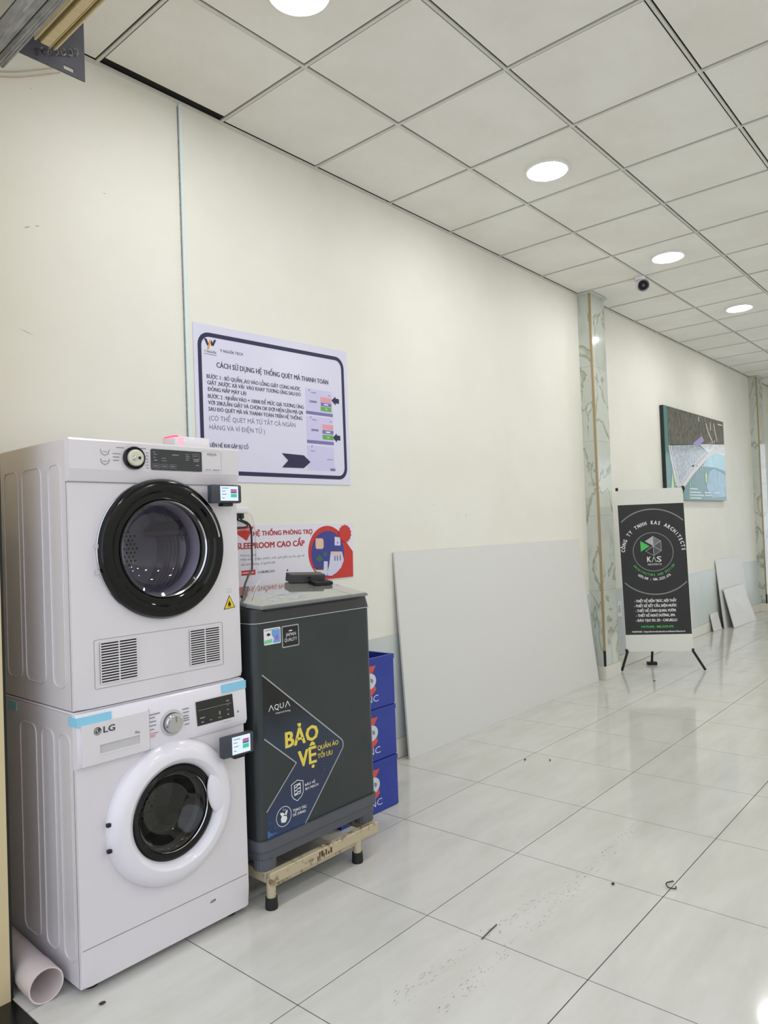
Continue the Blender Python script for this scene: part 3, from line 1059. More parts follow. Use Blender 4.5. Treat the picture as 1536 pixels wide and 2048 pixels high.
for q in ((-0.018, -0.010, 1.525), (-0.006, 0.002, 1.525), (0.010, 0.036, 1.525), (-0.347, -0.322, 1.561), (-0.347, -0.326, 1.551), (-0.346, -0.328, 1.541), (-0.336, -0.310, 1.580), (-0.255, -0.236, 1.582), (-0.237, -0.229, 1.569), (-0.237, -0.229, 1.560), (-0.236, -0.230, 1.550), (-0.236, -0.230, 1.541), (-0.236, -0.230, 1.531), (-0.236, -0.230, 1.522)):
    flat(b, [(q[0], q[2] - 0.0012), (q[1], q[2] - 0.0012), (q[1], q[2] + 0.0012), (q[0], q[2] + 0.0012)], YD, 0.0004)
for cz in (1.563, 1.535):
    stroke(b, [(-0.386, cz + 0.009), (-0.382, cz - 0.004), (-0.372, cz - 0.009), (-0.362, cz - 0.004), (-0.358, cz + 0.009)], 0.0016, YD, 0.0004)
    stroke(b, [(-0.378, cz + 0.002), (-0.366, cz + 0.002)], 0.0016, YD, 0.0004)
obj('printed_marks', b, PRINTG, DR)
# door
b = BM()
lathe(b, (DCX, YF, DCZ), (0, -1, 0), [(0.2235, -0.002), (0.2235, 0.006), (0.2205, 0.008)], 80)
obj('door_trim', b, CHROME, DR, smooth=True, label='chrome edge of the door')
b = BM()
lathe(b, (DCX, YF, DCZ), (0, -1, 0), [(0.2215, 0.0), (0.2215, 0.014), (0.214, 0.026), (0.200, 0.030), (0.184, 0.028), (0.178, 0.022), (0.162, 0.022), (0.155, 0.014), (0.152, 0.0)], 80)
ddoor = obj('door', b, BLACKG, DR, smooth=True, label='black glossy round door ring')
b = BM()
lathe(b, (DCX, YF, DCZ), (0, -1, 0), [(0.1555, 0.016), (0.1530, 0.020), (0.1495, 0.016), (0.150, 0.0)], 80)
obj('rim_line', b, CHROME, ddoor, smooth=True)
b = BM()
lathe(b, (DCX, YF, DCZ), (0, -1, 0), [(0.150, 0.014), (0.140, 0.010), (0.128, -0.012), (0.116, -0.045), (0.095, -0.058), (0, -0.064)], 64)
obj('door_glass', b, DGLASS, ddoor, smooth=True)
b = BM()
tube(b, [(DCX + 0.196 * math.cos(math.radians(a)), YF - 0.031, DCZ + 0.196 * math.sin(math.radians(a))) for a in range(9, 66, 3)], 0.0035, 8)
obj('door_handle', b, CHROME, ddoor, smooth=True, label='bright curved grip line')
for hz in (0.016, -0.060):
    b = BM(); box(b, DCX - 0.227, DCX - 0.219, YF - 0.014, YF - 0.004, DCZ + hz - 0.006, DCZ + hz + 0.006); obj('hinge_slot', b, GREYP, ddoor)
hl = []
for i in range(-3, 4):
    for j in range(-5, 6):
        hx, hz = i * 0.016 + (j % 2) * 0.008, j * 0.015
        if (hx / 0.05) ** 2 + (hz / 0.075) ** 2 < 1:
            hl.append((hx + 0.075, hz))
dm = door_drum(DR, DCX, DCZ, 0.152, YF + 0.02, 0.34, DRUM, hl, (math.radians(20), math.radians(140), math.radians(255)))
b = BM()
for k in range(9):
    lathe(b, (DCX, YF + 0.105 + 0.024 * k, DCZ), (0, 1, 0), [(0.1972, 0), (0.1945, 0.003), (0.1972, 0.006)], 48)
obj('drum_corrugation', b, DRUM, dm, smooth=True)
# lower grille panel
b = BM()
ring2d(b, rrect(-0.414, 0.041, 0.864, 1.009, 0.006, 3), rrect(-0.4128, 0.0398, 0.8652, 1.0078, 0.005, 3), YF, 0.0008)
obj('panel_outline', b, SEAM, DR)
for vx0, vx1, vz0, vz1 in ((-0.396, -0.277, 0.879, 0.999), (-0.090, 0.027, 0.881, 0.996)):
    b = BM(); box(b, vx0, vx1, YF - 0.0012, YF, vz0, vz1)
    v = obj('vent', b, HOLE, DR, label='dark slotted vent')
    b = BM()
    n = 15
    st = (vz1 - vz0) / n
    for k in range(n + 1):
        zz = vz0 + st * k
        box(b, vx0 - 0.001, vx1 + 0.001, YF - 0.0045, YF - 0.0005, zz - st * 0.23, zz + st * 0.23)
    mxm = (vx0 + vx1) / 2
    for xa in (vx0 - 0.001, mxm - 0.0016, vx1 - 0.002):
        box(b, xa, xa + 0.0032, YF - 0.0046, YF - 0.0005, vz0, vz1)
    obj('vent_slats', b, WHITEP, v, kind='stuff')
b = BM(); flat(b, [(0.049, 1.049), (0.097, 1.053), (0.073, 1.097)], YF, 0.0008)
wn = obj('warning_sticker', b, BLACKM, DR, label='yellow triangular fire warning sticker')
b = BM(); flat(b, [(0.053, 1.0515), (0.093, 1.0548), (0.073, 1.0925)], YF - 0.0008, 0.0004); obj('sticker_field', b, YELLOW, wn)
b = BM(); flat(b, [(0.068, 1.060), (0.066, 1.066), (0.070, 1.072), (0.071, 1.079), (0.076, 1.072), (0.079, 1.066), (0.077, 1.060)], YF - 0.0012, 0.0004); flat(b, [(0.065, 1.0565), (0.080, 1.0575), (0.080, 1.0590), (0.065, 1.058)], YF - 0.0012, 0.0004); obj('flame_mark', b, BLACKM, wn)
b = BM(); stroke(b, [(0.062, 1.105), (0.062, 1.118), (0.072, 1.120), (0.083, 1.118), (0.083, 1.105), (0.072, 1.107), (0.062, 1.105)], 0.0013, YF, 0.0004); stroke(b, [(0.0725, 1.119), (0.0725, 1.107)], 0.001, YF, 0.0004); obj('booklet_mark', b, GREYP, DR)

# ---- payment terminals fixed to the two machines
def terminal(name, label, bx, rot, y, on):
    x0, x1, z0, z1 = bx
    cx, cz = (x0 + x1) / 2, (z0 + z1) / 2
    t = thing(name, label, 'terminal', (cx, y, cz), 'payment terminals on the machines')
    t.rotation_euler = (0, 0, rot)
    w, h = (x1 - x0) / 2, (z1 - z0) / 2
    ORIG[t.name] = Vector((0, 0, 0))
    b = BM(); box(b, -w, w, -0.014, 0.014, -h, h, bev=0.006, seg=2); obj('housing', b, TERM, t, smooth=True)
    b = BM(); box(b, -w + 0.034, w - 0.016, -0.0155, -0.0135, -h + 0.008, h - 0.005); obj('screen', b, SCREEN, t, label='lit white screen')
    sx = w - 0.016
    for m, za, zb in ((SCRP, 0.30, 0.52), (SCRV, 0.08, 0.28), (SCRG, -0.38, 0.02)):
        b = BM(); box(b, sx - 0.030, sx - 0.006, -0.0162, -0.015, za * h, zb * h); obj('screen_button', b, m, t)
    b = BM()
    for za, wd in ((0.62, 0.026), (0.30, 0.014), (-0.05, 0.018), (-0.45, 0.010)):
        box(b, -w + 0.039, -w + 0.039 + wd, -0.0160, -0.015, za * h - 0.001, za * h + 0.001)
    obj('screen_text_lines', b, SCRV, t)
    b = BM(); box(b, -0.012, 0.028, -0.006, 0.020, -h - 0.010, -h + 0.002); obj('mount', b, BLACKM, t)
    return t


terminal('payment_terminal', 'dark grey payment terminal with lit screen on the dryer beside its door', (-0.026, 0.094, 1.411, 1.473), math.radians(-2), -0.714, DR)
terminal('payment_terminal', 'dark grey payment terminal with lit screen on the front-load washer above its door', (-0.016, 0.104, 0.566, 0.636), math.radians(-4), -0.722, W)

# ---- small white box with a red light on top of the dryer
t = thing('adapter_box', 'small white box with a glowing red indicator on top of the dryer', 'box', (0.045, -0.50, 1.603))
b = BM(); box(b, -0.036, 0.108, -0.535, -0.455, 1.603, 1.656, bev=0.004); obj('case', b, WHITEB, t, smooth=True)
b = BM(); box(b, -0.0375, -0.022, -0.537, -0.534, 1.6525, 1.6565); box(b, -0.0378, -0.0355, -0.537, -0.47, 1.6525, 1.6565); obj('indicator', b, LEDR, t, label='red light strip')
b = BM(); box(b, -0.02, -0.001, -0.5362, -0.5345, 1.61, 1.650); obj('indicator_window', b, mat('pink glow window', '#f2a9b4', 0.4, emit='#ff8fa6', estr=0.6), t)

# ================================================================== TOP-LOAD WASHER on its stand
S = thing('machine_stand', 'worn beige metal stand with round legs under the dark top-load washer', 'stand', (0.43, -0.42, 0.0))
b = BM(); box(b, 0.165, 0.722, -0.728, -0.700, 0.086, 0.126, bev=0.002, seg=1); obj('front_rail', b, BEIGEM, S)
b = BM(); box(b, 0.165, 0.722, -0.150, -0.122, 0.086, 0.126, bev=0.002, seg=1); obj('rear_rail', b, BEIGEM, S)
b = BM(); box(b, 0.165, 0.193, -0.700, -0.150, 0.086, 0.124, bev=0.002, seg=1); obj('side_rail', b, BEIGEM, S)
b = BM(); box(b, 0.694, 0.722, -0.700, -0.150, 0.086, 0.124, bev=0.002, seg=1); obj('side_rail', b, BEIGEM, S)
b = BM(); box(b, 0.193, 0.640, -0.716, -0.704, 0.070, 0.084); obj('slide_bar', b, BEIGEM, S)
b = BM(); box(b, 0.193, 0.694, -0.43, -0.40, 0.088, 0.112); obj('cross_bar', b, BEIGEM, S)
b = BM()
for k in range(7):
    x = 0.385 + 0.011 * k + random.uniform(-0.003, 0.003)
    box(b, x, x + random.uniform(0.003, 0.009), -0.7287, -0.7275, 0.094 + random.uniform(-0.004, 0.004), 0.094 + random.uniform(0.012, 0.026))
obj('rust_flakes', b, mat('rust', '#5a3a20', 0.8), S, kind='stuff')
for lx, ly in ((0.178, -0.712), (0.612, -0.712), (0.178, -0.136), (0.709, -0.136)):
    b = BM(); cyl(b, (lx, ly, 0.03), (lx, ly, 0.122), 0.0165, 20); lg_ = obj('leg', b, BEIGEM, S, smooth=True)
    b = BM(); lathe(b, (lx, ly, 0.0), (0, 0, 1), [(0, 0), (0.0215, 0), (0.0225, 0.006), (0.0205, 0.040), (0.0165, 0.040)], 20); obj('rubber_foot', b, RUBBER, lg_, smooth=True)

TL = thing('top_load_washer', 'dark graphite top-load washing machine with a chevron sticker, on a beige stand', 'washing machine', (0.45, -0.42, 0.126))
TX0, TX1, TY0, TY1 = 0.148, 0.752, -0.700, -0.125
def plan(x0, x1, y0, y1, r, n=6):
    return rrect(x0, x1, y0, y1, r, n)
b = BM(); prism(b, [(x, y, 0.225) for x, y in plan(TX0, TX1, TY0, TY1, 0.030)], (0, 0, 0.762)); obj('cabinet', b, DKBODY, TL, smooth=True)
b = BM()
p0 = plan(TX0 - 0.003, TX1 + 0.003, TY0 - 0.003, TY1 + 0.003, 0.032)
lo_ = [b.verts.new((x, y, 0.989)) for x, y in p0]
hi_ = [b.verts.new((x, y, 1.034 + min(y + 0.700, 0.29) * 0.10)) for x, y in plan(TX0 + 0.004, TX1 - 0.004, TY0 + 0.006, TY1 - 0.004, 0.032)]
for i in range(len(lo_)):
    j = (i + 1) % len(lo_)
    b.faces.new((lo_[i], lo_[j], hi_[j], hi_[i]))
b.faces.new(hi_)
b.faces.new(list(reversed(lo_)))
obj('top_cover', b, DKPLAST, TL, smooth=True)
b = BM()
oo = plan(TX0 - 0.0040, TX1 + 0.0040, TY0 - 0.0045, TY1 + 0.0040, 0.032)
tube(b, [(x, y, 0.9885) for x, y in oo], 0.0016, 6, closed=True)
obj('cover_seam', b, SILVER, TL)
# lid: glossy glass rising towards the back
LSL = (1.098 - 1.046) / 0.29
def lidz(y):
    return 1.046 + (y + 0.70) * LSL
def lidslab(x0, x1, y0, y1, za, zb, cham=0.0):
    bm = BM()
    pts = [(x0 + cham, y0), (x1, y0), (x1, y1), (x0, y1), (x0, y0 + cham * 1.6)] if cham else [(x0, y0), (x1, y0), (x1, y1), (x0, y1)]
    lo = [bm.verts.new((x, y, lidz(y) + za)) for x, y in pts]
    hi = [bm.verts.new((x, y, lidz(y) + zb)) for x, y in pts]
    n = len(pts)
    bm.faces.new(hi)
    bm.faces.new(list(reversed(lo)))
    for i in range(n):
        j = (i + 1) % n
        bm.faces.new((lo[i], lo[j], hi[j], hi[i]))
    return bm
lid = obj('lid', lidslab(0.160, 0.742, -0.697, -0.405, -0.012, -0.003, 0.03), LIDEDGE, TL, label='glossy grey glass lid')
obj('lid_glass', lidslab(0.166, 0.648, -0.692, -0.410, -0.003, 0.0, 0.03), LIDGLASS, lid)
obj('lid_strip', lidslab(0.651, 0.738, -0.692, -0.410, -0.003, 0.0), LIDGLASS, lid)
b = BM(); box(b, 0.160, 0.742, -0.400, -0.130, 1.035, 1.068, bev=0.01, seg=2); obj('rear_console', b, DKPLAST, TL, smooth=True)
b = BM()
random.seed(3)
for k in range(16):
    px, py = random.uniform(0.20, 0.46), random.uniform(-0.66, -0.58)
    w_, h_ = random.uniform(0.015, 0.05), random.uniform(0.004, 0.009)
    z = lidz(py) + 0.0004
    prism(b, [(px, py, lidz(py) + 0.0003), (px + w_, py + 0.002, lidz(py + 0.002) + 0.0003), (px + w_ - 0.006, py + h_ * 2, lidz(py + h_ * 2) + 0.0003), (px + 0.004, py + h_ * 2, lidz(py + h_ * 2) + 0.0003)], (0, 0, 0.0003))
obj('lid_print', b, mat('pale blue lid print', '#b9c6d8', 0.3), lid)
b = BM(); box(b, 0.20, 0.69, -0.7035, -0.695, 1.030, 1.0345); obj('lid_gap', b, BLACKM, TL)
# slate skirt with ribbed feet
b = BM(); prism(b, [(x, y, 0.196) for x, y in plan(TX0 - 0.004, TX1 + 0.002, TY0 - 0.010, TY1, 0.034)], (0, 0, 0.034)); obj('skirt', b, DKSKIRT, TL, smooth=True)
b = BM(); prism(b, [(x, y, 0.160) for x, y in plan(TX0 + 0.004, TX1 - 0.006, TY0 - 0.002, TY1 - 0.01, 0.034)], (0, 0, 0.037)); obj('skirt_base', b, DKSKIRT, TL, smooth=True)
for fx, fy in ((0.190, -0.668), (0.700, -0.668), (0.190, -0.165), (0.700, -0.165)):
    b = BM()
    n = 40
    for zz in (0,):
        ring = [(fx + (0.040 + (0.0018 if k % 2 else 0)) * math.cos(2 * math.pi * k / n), fy + (0.036 + (0.0018 if k % 2 else 0)) * math.sin(2 * math.pi * k / n)) for k in range(n)]
        prism(b, [(x, y, 0.126) for x, y in ring], (0, 0, 0.038))
    obj('foot', b, DKSKIRT, TL)
# chevron sticker
YT = TY0
CH = zgrad('printed night gradient', [(0.22, '#2f62b0'), (0.30, '#26395e'), (0.42, '#2b3450'), (0.62, '#2b3646'), (0.72, '#15191c'), (0.84, '#0c0d0e')], 0.25)
tip = [(0.552, 0.497), (0.562, 0.487), (0.567, 0.473), (0.563, 0.457)]
b = BM(); flat(b, [(0.179, 0.806)] + tip + [(0.357, 0.232), (0.179, 0.232), (0.179, 0.328), (0.322, 0.463), (0.179, 0.582)], YT, 0.0006)
ch = obj('chevron_sticker', b, CH, TL, label='dark blue chevron sticker with silver edges and yellow lettering')
b = BM()
stroke(b, [(0.179, 0.806)] + tip + [(0.357, 0.232)], 0.0042, YT - 0.0006, 0.0004)
stroke(b, [(0.179, 0.582), (0.322, 0.463), (0.179, 0.328)], 0.0040, YT - 0.0006, 0.0004)
obj('silver_edge', b, SILVER, ch)
b = BM()
text(b, 'BẢO', 0.275, 0.434, 0.528, 0.054, YT - 0.0006, 0.030, z1=0.524)
text(b, 'VỆ', 0.334, 0.421, 0.443, 0.056, YT - 0.0006, 0.030, z1=0.440)
text(b, 'QUẦN ÁO', 0.430, 0.540, 0.480, 0.0165, YT - 0.0006, 0.018, z1=0.477)
text(b, 'TỐI ƯU', 0.429, 0.506, 0.450, 0.0165, YT - 0.0006, 0.018, z1=0.446)
obj('slogan_lettering', b, PRINTY, ch, label='yellow lettering')
b = BM()
YP = YT - 0.0006
lx = 0.202
for gl, wd in (('Λ', 0.024), ('Q', 0.024), ('U', 0.021), ('Λ', 0.024)):
    if gl == 'Λ':
        stroke(b, [(lx + 0.001, 0.674), (lx + wd / 2, 0.693), (lx + wd - 0.001, 0.674)], 0.0026, YP, 0.0004)
    else:
        text(b, gl, lx + 0.001, lx + wd - 0.002, 0.674, 0.019, YP, 0.0)
    lx += 0.0255
text(b, 'inspired living', 0.234, 0.302, 0.659, 0.006, YP, 0.0, z1=0.656)
text(b, 'BẢO VỆ', 0.361, 0.412, 0.366, 0.0085, YP, 0.02)
text(b, 'BO MẠCH', 0.362, 0.427, 0.351, 0.0085, YP, 0.02)
text(b, 'THAO TÁC', 0.298, 0.365, 0.291, 0.0095, YP, 0.02, z1=0.288)
text(b, 'DỄ DÀNG', 0.298, 0.359, 0.275, 0.0095, YP, 0.02, z1=0.273)
shd = [(0.295, 0.389), (0.324, 0.399), (0.352, 0.389), (0.351, 0.348), (0.341, 0.335), (0.322, 0.325), (0.305, 0.336), (0.296, 0.350), (0.295, 0.389)]
stroke(b, shd, 0.0022, YP, 0.0004)
# circuit-board icon inside the shield
for k in range(3):
    stroke(b, [(0.309 + 0.0 * k, 0.351 + 0.012 * k), (0.320, 0.351 + 0.012 * k), (0.324, 0.356 + 0.012 * k), (0.338, 0.356 + 0.012 * k)], 0.0034, YP, 0.0004)
stroke(b, [(0.309, 0.347), (0.309, 0.383), (0.338, 0.385), (0.338, 0.349), (0.309, 0.347)], 0.0024, YP, 0.0004)
cc = circ(0.2555, 0.289, 0.0345, 40)
stroke(b, cc + [cc[0]], 0.0018, YP, 0.0004)
# snapping hand icon
for p in ([(0.244, 0.270), (0.262, 0.266), (0.270, 0.276), (0.268, 0.290), (0.258, 0.294), (0.246, 0.292), (0.241, 0.282)], [(0.257, 0.291), (0.266, 0.287), (0.274, 0.305), (0.271, 0.308), (0.266, 0.305)], [(0.246, 0.290), (0.252, 0.293), (0.246, 0.303), (0.240, 0.307), (0.239, 0.303)], [(0.252, 0.292), (0.262, 0.293), (0.252, 0.304), (0.246, 0.304)]):
    flat(b, p, YP, 0.0004)
stroke(b, [(0.253, 0.311), (0.256, 0.316)], 0.0014, YP, 0.0004)
stroke(b, [(0.260, 0.309), (0.265, 0.312)], 0.0014, YP, 0.0004)
obj('white_lettering', b, PRINTW, ch, label='white lettering and icons')
b = BM()
random.seed(11)
for k in range(40):
    if k < 22:
        px, pz = random.uniform(0.183, 0.25), random.uniform(0.236, 0.29)
    else:
        px, pz = random.uniform(0.44, 0.54), random.uniform(0.38, 0.44)
        if px - 0.36 > (pz - 0.232) * 0.9:
            px = 0.36 + (pz - 0.232) * 0.9 - 0.01
    flat(b, circ(px, pz, random.uniform(0.0006, 0.0018), 6), YP, 0.0003)
flat(b, [(0.180, 0.233), (0.192, 0.240), (0.226, 0.243), (0.198, 0.247), (0.188, 0.254), (0.185, 0.262), (0.180, 0.258)], YP, 0.0003)
obj('printed_sparkle', b, mat('sparkle print', '#41699f', 0.4), ch)
# two square stickers at the top
b = BM(); flat(b, rrect(0.192, 0.269, 0.908, 0.966, 0.004, 3), YT, 0.0007); el = obj('energy_sticker', b, PRINTW, TL, label='white and blue energy rating sticker')
b = BM(); flat(b, [(0.228, 0.958), (0.266, 0.958), (0.266, 0.912), (0.232, 0.912), (0.238, 0.928), (0.228, 0.940)], YT - 0.0007, 0.0004); obj('sticker_print', b, mat('sky blue print', '#6ea2e2', 0.4), el)
b = BM(); flat(b, [(0.193, 0.925), (0.230, 0.928), (0.229, 0.914), (0.193, 0.912)], YT - 0.0007, 0.0004); obj('sticker_print', b, mat('mint print', '#7fcf9c', 0.4), el)
b = BM(); flat(b, circ(0.250, 0.930, 0.008, 16), YT - 0.0011, 0.0003); obj('sticker_print', b, mat('magenta print', '#a06bb8', 0.4), el)
b = BM()
flat(b, [(0.204, 0.946), (0.212, 0.950), (0.222, 0.946), (0.222, 0.942), (0.212, 0.938), (0.206, 0.942)], YT - 0.0007, 0.0004)
flat(b, [(0.197, 0.958), (0.262, 0.9605), (0.262, 0.9620), (0.197, 0.9595)], YT - 0.0011, 0.0003)
obj('sticker_print', b, PRINTD, el)
b = BM(); flat(b, rrect(0.275, 0.357, 0.887, 0.966, 0.005, 3), YT, 0.0007); jq = obj('quality_sticker', b, SILVER, TL, label='black square quality sticker with silver border')
b = BM(); flat(b, rrect(0.279, 0.353, 0.891, 0.962, 0.003, 3), YT - 0.0007, 0.0004); obj('sticker_field', b, BLACKM, jq)
b = BM(); text(b, 'JAPAN', 0.292, 0.341, 0.927, 0.012, YT - 0.0011, 0.0); text(b, 'QUALITY', 0.285, 0.346, 0.908, 0.012, YT - 0.0011, 0.0); flat(b, [(0.308, 0.944), (0.324, 0.944), (0.324, 0.948), (0.308, 0.948)], YT - 0.0011, 0.0003); obj('sticker_lettering', b, PRINTW, jq)

# ---- black card reader on the lid
cr = thing('card_reader', 'black two-piece card reader lying on the back of the top-load washer lid', 'card reader', (0.66, -0.42, lidz(-0.42)))
Mx = Matrix.Translation((0.640, -0.436, lidz(-0.436) + 0.0195)) @ Matrix.Rotation(math.radians(10), 4, 'X') @ Matrix.Rotation(math.radians(-17), 4, 'Z')
b = BM(); box(b, -0.080, 0.080, -0.028, 0.028, -0.018, 0.018, bev=0.003, M=Mx); obj('case', b, mat('card reader grey', '#3e3f41', 0.4), cr)
b = BM(); box(b, -0.004, 0.012, -0.0285, -0.027, -0.002, 0.008, M=Mx); obj('port', b, BLACKM, cr)
Mx2 = Matrix.Translation((0.668, -0.500, lidz(-0.500) + 0.0085)) @ Matrix.Rotation(math.radians(10.3), 4, 'X') @ Matrix.Rotation(math.radians(-8), 4, 'Z')
b = BM(); box(b, -0.045, 0.045, -0.026, 0.026, -0.007, 0.007, bev=0.002, M=Mx2); obj('keypad', b, BLACKM, cr)
b = BM()
for kx in range(3):
    for ky in range(2):
        box(b, -0.008 + 0.017 * kx, 0.004 + 0.017 * kx, -0.018 + 0.018 * ky, -0.006 + 0.018 * ky, 0.007, 0.0095, M=Mx2)
obj('keys', b, DISP, cr)

# ================================================================== CABLES, SOCKET STRIP
t = thing('power_strip', 'white power strip with black plugs on the wall behind the dryer', 'power strip', (0.60, -0.02, 1.41))
b = BM(); box(b, 0.42, 0.660, -0.045, -0.004, 1.402, 1.436, bev=0.005); obj('housing', b, WHITEB, t, smooth=True)
for xx in (0.600, 0.625):
    b = BM(); box(b, xx - 0.011, xx + 0.011, -0.040, -0.012, 1.378, 1.4018, bev=0.004); obj('plug', b, BLACKM, t)
b = BM(); tube(b, smooth_path([(0.6255, -0.026, 1.3768), (0.634, -0.028, 1.369), (0.660, -0.030, 1.358), (0.676, -0.035, 1.325), (0.676, -0.035, 1.20), (0.662, -0.05, 1.145), (0.60, -0.12, 1.137), (0.487, -0.251, 1.136), (0.414, -0.331, 1.122), (0.333, -0.421, 1.108), (0.238, -0.531, 1.090), (0.182, -0.594, 1.078)], 6), 0.0046, 8)
solo('power_cable', b, CABLEB, 'thick black cable dropping from the power strip to the top-load washer lid', 'cable', smooth=True)
b = BM(); tube(b, smooth_path([(0.600, -0.026, 1.3768), (0.606, -0.040, 1.370), (0.632, -0.060, 1.352), (0.620, -0.075, 1.340), (0.570, -0.070, 1.335), (0.520, -0.060, 1.34)], 6), 0.0042, 8)
solo('power_cable', b, CABLEB, 'short looped black cable under the plugs of the power strip', 'cable', smooth=True)
b = BM(); tube(b, smooth_path([(0.664, -0.020, 1.413), (0.700, -0.016, 1.385), (0.722, -0.0095, 1.30), (0.722, -0.0095, 1.18), (0.700, -0.05, 1.135), (0.58, -0.22, 1.126), (0.467, -0.352, 1.116), (0.354, -0.459, 1.096), (0.232, -0.591, 1.073)], 6), 0.0014, 6)
solo('data_cable', b, CABLEW, 'thin white cable hanging in front of the red and white poster', 'cable', smooth=True)
t = thing('cable_trunking', 'narrow white cable trunking running up the wall from dryer to ceiling', 'trunking', (0.39, 0.0, 1.2))
b = BM(); box(b, 0.374, 0.392, -0.010, 0.0, 0.72, H - 0.006, bev=0.002, seg=1); obj('channel', b, TRUNK, t)
b = BM(); box(b, 0.370, 0.374, -0.004, 0.0, 0.72, H - 0.02); obj('painted_shadow', b, GALV, t)  # solid grey strip painted in as a shadow line beside the channel

# ================================================================== INSTRUCTION SIGN
YW = 0.0
t = thing('instruction_sign', 'lilac-white wall sign with navy border and payment instructions, above the top-load washer', 'sign', (0.90, 0.0, 1.55))
b = BM(); prism(b, [(0.416, -0.001, 2.256), (1.388, -0.001, 2.279), (1.386, -0.001, 1.552), (0.416, -0.001, 1.548)], (0, -0.003, 0)); obj('backing', b, SIGNM, t)
YG = -0.004
b = BM()
oo = [(x, z + (x - 0.44) * 0.022 * (z - 1.58) / 0.65) for x, z in rrect(0.437, 1.362, 1.580, 2.221, 0.060, 6)]
ii = [(x, z + (x - 0.44) * 0.022 * (z - 1.58) / 0.65) for x, z in rrect(0.456, 1.343, 1.599, 2.202, 0.044, 6)]
ring2d(b, oo, ii, YG, 0.0008)
for p in ([(1.261, 1.999), (1.292, 2.024), (1.292, 2.014), (1.318, 2.012), (1.318, 1.987), (1.292, 1.987), (1.292, 1.976)], [(1.261, 1.801), (1.292, 1.826), (1.292, 1.816), (1.318, 1.815), (1.318, 1.790), (1.292, 1.789), (1.292, 1.778)], [(0.905, 1.699), (1.049, 1.696), (1.094, 1.664), (1.047, 1.631), (0.904, 1.629), (0.945, 1.665)]):
    flat(b, p, YG - (0.0012 if p[0][0] < 1 else 0.0), 0.0006)
# letterform logo
flat(b, [(0.471, 2.193), (0.485, 2.193), (0.496, 2.171), (0.489, 2.160)], YG, 0.0006)
flat(b, [(0.503, 2.190), (0.510, 2.165), (0.522, 2.165), (0.537, 2.194), (0.526, 2.195), (0.517, 2.178), (0.513, 2.190)], YG, 0.0006)
obj('navy_print', b, NAVY, t, label='navy border, arrows and logo')
b = BM(); flat(b, [(0.500, 2.190), (0.511, 2.190), (0.496, 2.146), (0.484, 2.144), (0.493, 2.165)], YG, 0.0009); obj('orange_print', b, ORANGE, t, label='orange stroke of the logo')
b = BM()
text(b, 'CÁCH SỬ DỤNG HỆ THỐNG QUÉT MÃ THANH TOÁN', 0.535, 1.241, 2.070, 0.0235, YG, 0.024, z1=2.081)
for s, x0, x1, z, z1, in (('BƯỚC 1 : BỎ QUẦN ,ÁO VÀO LỒNG GIẶT CÙNG NƯỚC', 0.480, 1.042, 2.014, 2.024), ('GIẶT ,NƯỚC XẢ VẢI  VÀO KHAY TƯƠNG ỨNG SAU ĐÓ', 0.482, 1.043, 1.986, 1.996), ('ĐÓNG NẮP MÁY LẠI', 0.483, 0.697, 1.957, 1.961), ('BƯỚC 2 : NHẤN VÀO + 10000 ĐỂ MỨC GIÁ TƯƠNG ỨNG', 0.483, 1.061, 1.925, 1.934), ('VỚI 20K/LẦN GIẶT VÀ CHỌN OK ĐỢI HIỆN LÊN MÃ QR', 0.483, 1.056, 1.896, 1.905), ('SAU ĐÓ QUÉT MÃ VÀ THANH TOÁN TRÊN HỆ THỐNG', 0.484, 1.047, 1.867, 1.875), ('LIÊN HỆ KHI GẶP SỰ CỐ', 0.486, 0.700, 1.704, 1.706)):
    text(b, s, x0, x1, z, 0.0175, YG, 0.022, z1=z1)
text(b, 'Ý NGHĨA TECH', 0.557, 0.686, 2.144, 0.0125, YG, 0.012, z1=2.147)
text(b, 'Y NGHĨA', 0.470, 0.536, 2.131, 0.0095, YG, 0.012)
stroke(b, [(0.470, 2.124), (0.537, 2.124)], 0.002, YG, 0.0004)
obj('dark_lettering', b, TXTD, t, label='dark lettering')
b = BM()
text(b, '(CÓ THỂ QUÉT MÃ TỪ TẤT CẢ NGÂN', 0.485, 1.000, 1.824, 0.0215, YG, 0.004, z1=1.835)
text(b, 'HÀNG VÀ VÍ ĐIỆN TỬ )', 0.486, 0.803, 1.783, 0.0215, YG, 0.004, z1=1.787)
obj('light_lettering', b, TXTL, t, label='thin light lettering')
b = BM()
for za, zb in ((1.911, 2.044), (1.761, 1.902), (1.623, 1.750)):
    flat(b, [(1.076, za), (1.267, za), (1.267, zb), (1.076, zb)], YG, 0.0005)
phs = obj('screen_pictures', b, PHONE, t, label='pale violet pictures of the screen steps')
for m, rects in ((PINK, ((1.181, 1.258, 1.984, 2.009), (1.188, 1.267, 1.841, 1.866))), (PURP, ((1.182, 1.259, 1.962, 1.981), (1.188, 1.267, 1.817, 1.837), (1.076, 1.267, 1.911, 1.927), (1.076, 1.267, 1.761, 1.778), (1.235, 1.272, 1.624, 1.637))), (GREEN, ((1.181, 1.258, 1.936, 1.959), (1.187, 1.267, 1.788, 1.812)))):
    for xa, xb, za, zb in rects:
        b = BM()
        flat(b, [(xa, za), (xb, za), (xb, zb), (xa, zb)], YG - 0.0005, 0.0004)
        obj('coloured_button', b, m, phs)
b = BM()
text(b, '10000', 1.103, 1.152, 1.973, 0.011, YG - 0.0005, 0.03)
text(b, '20000', 1.108, 1.158, 1.826, 0.011, YG - 0.0005, 0.03)
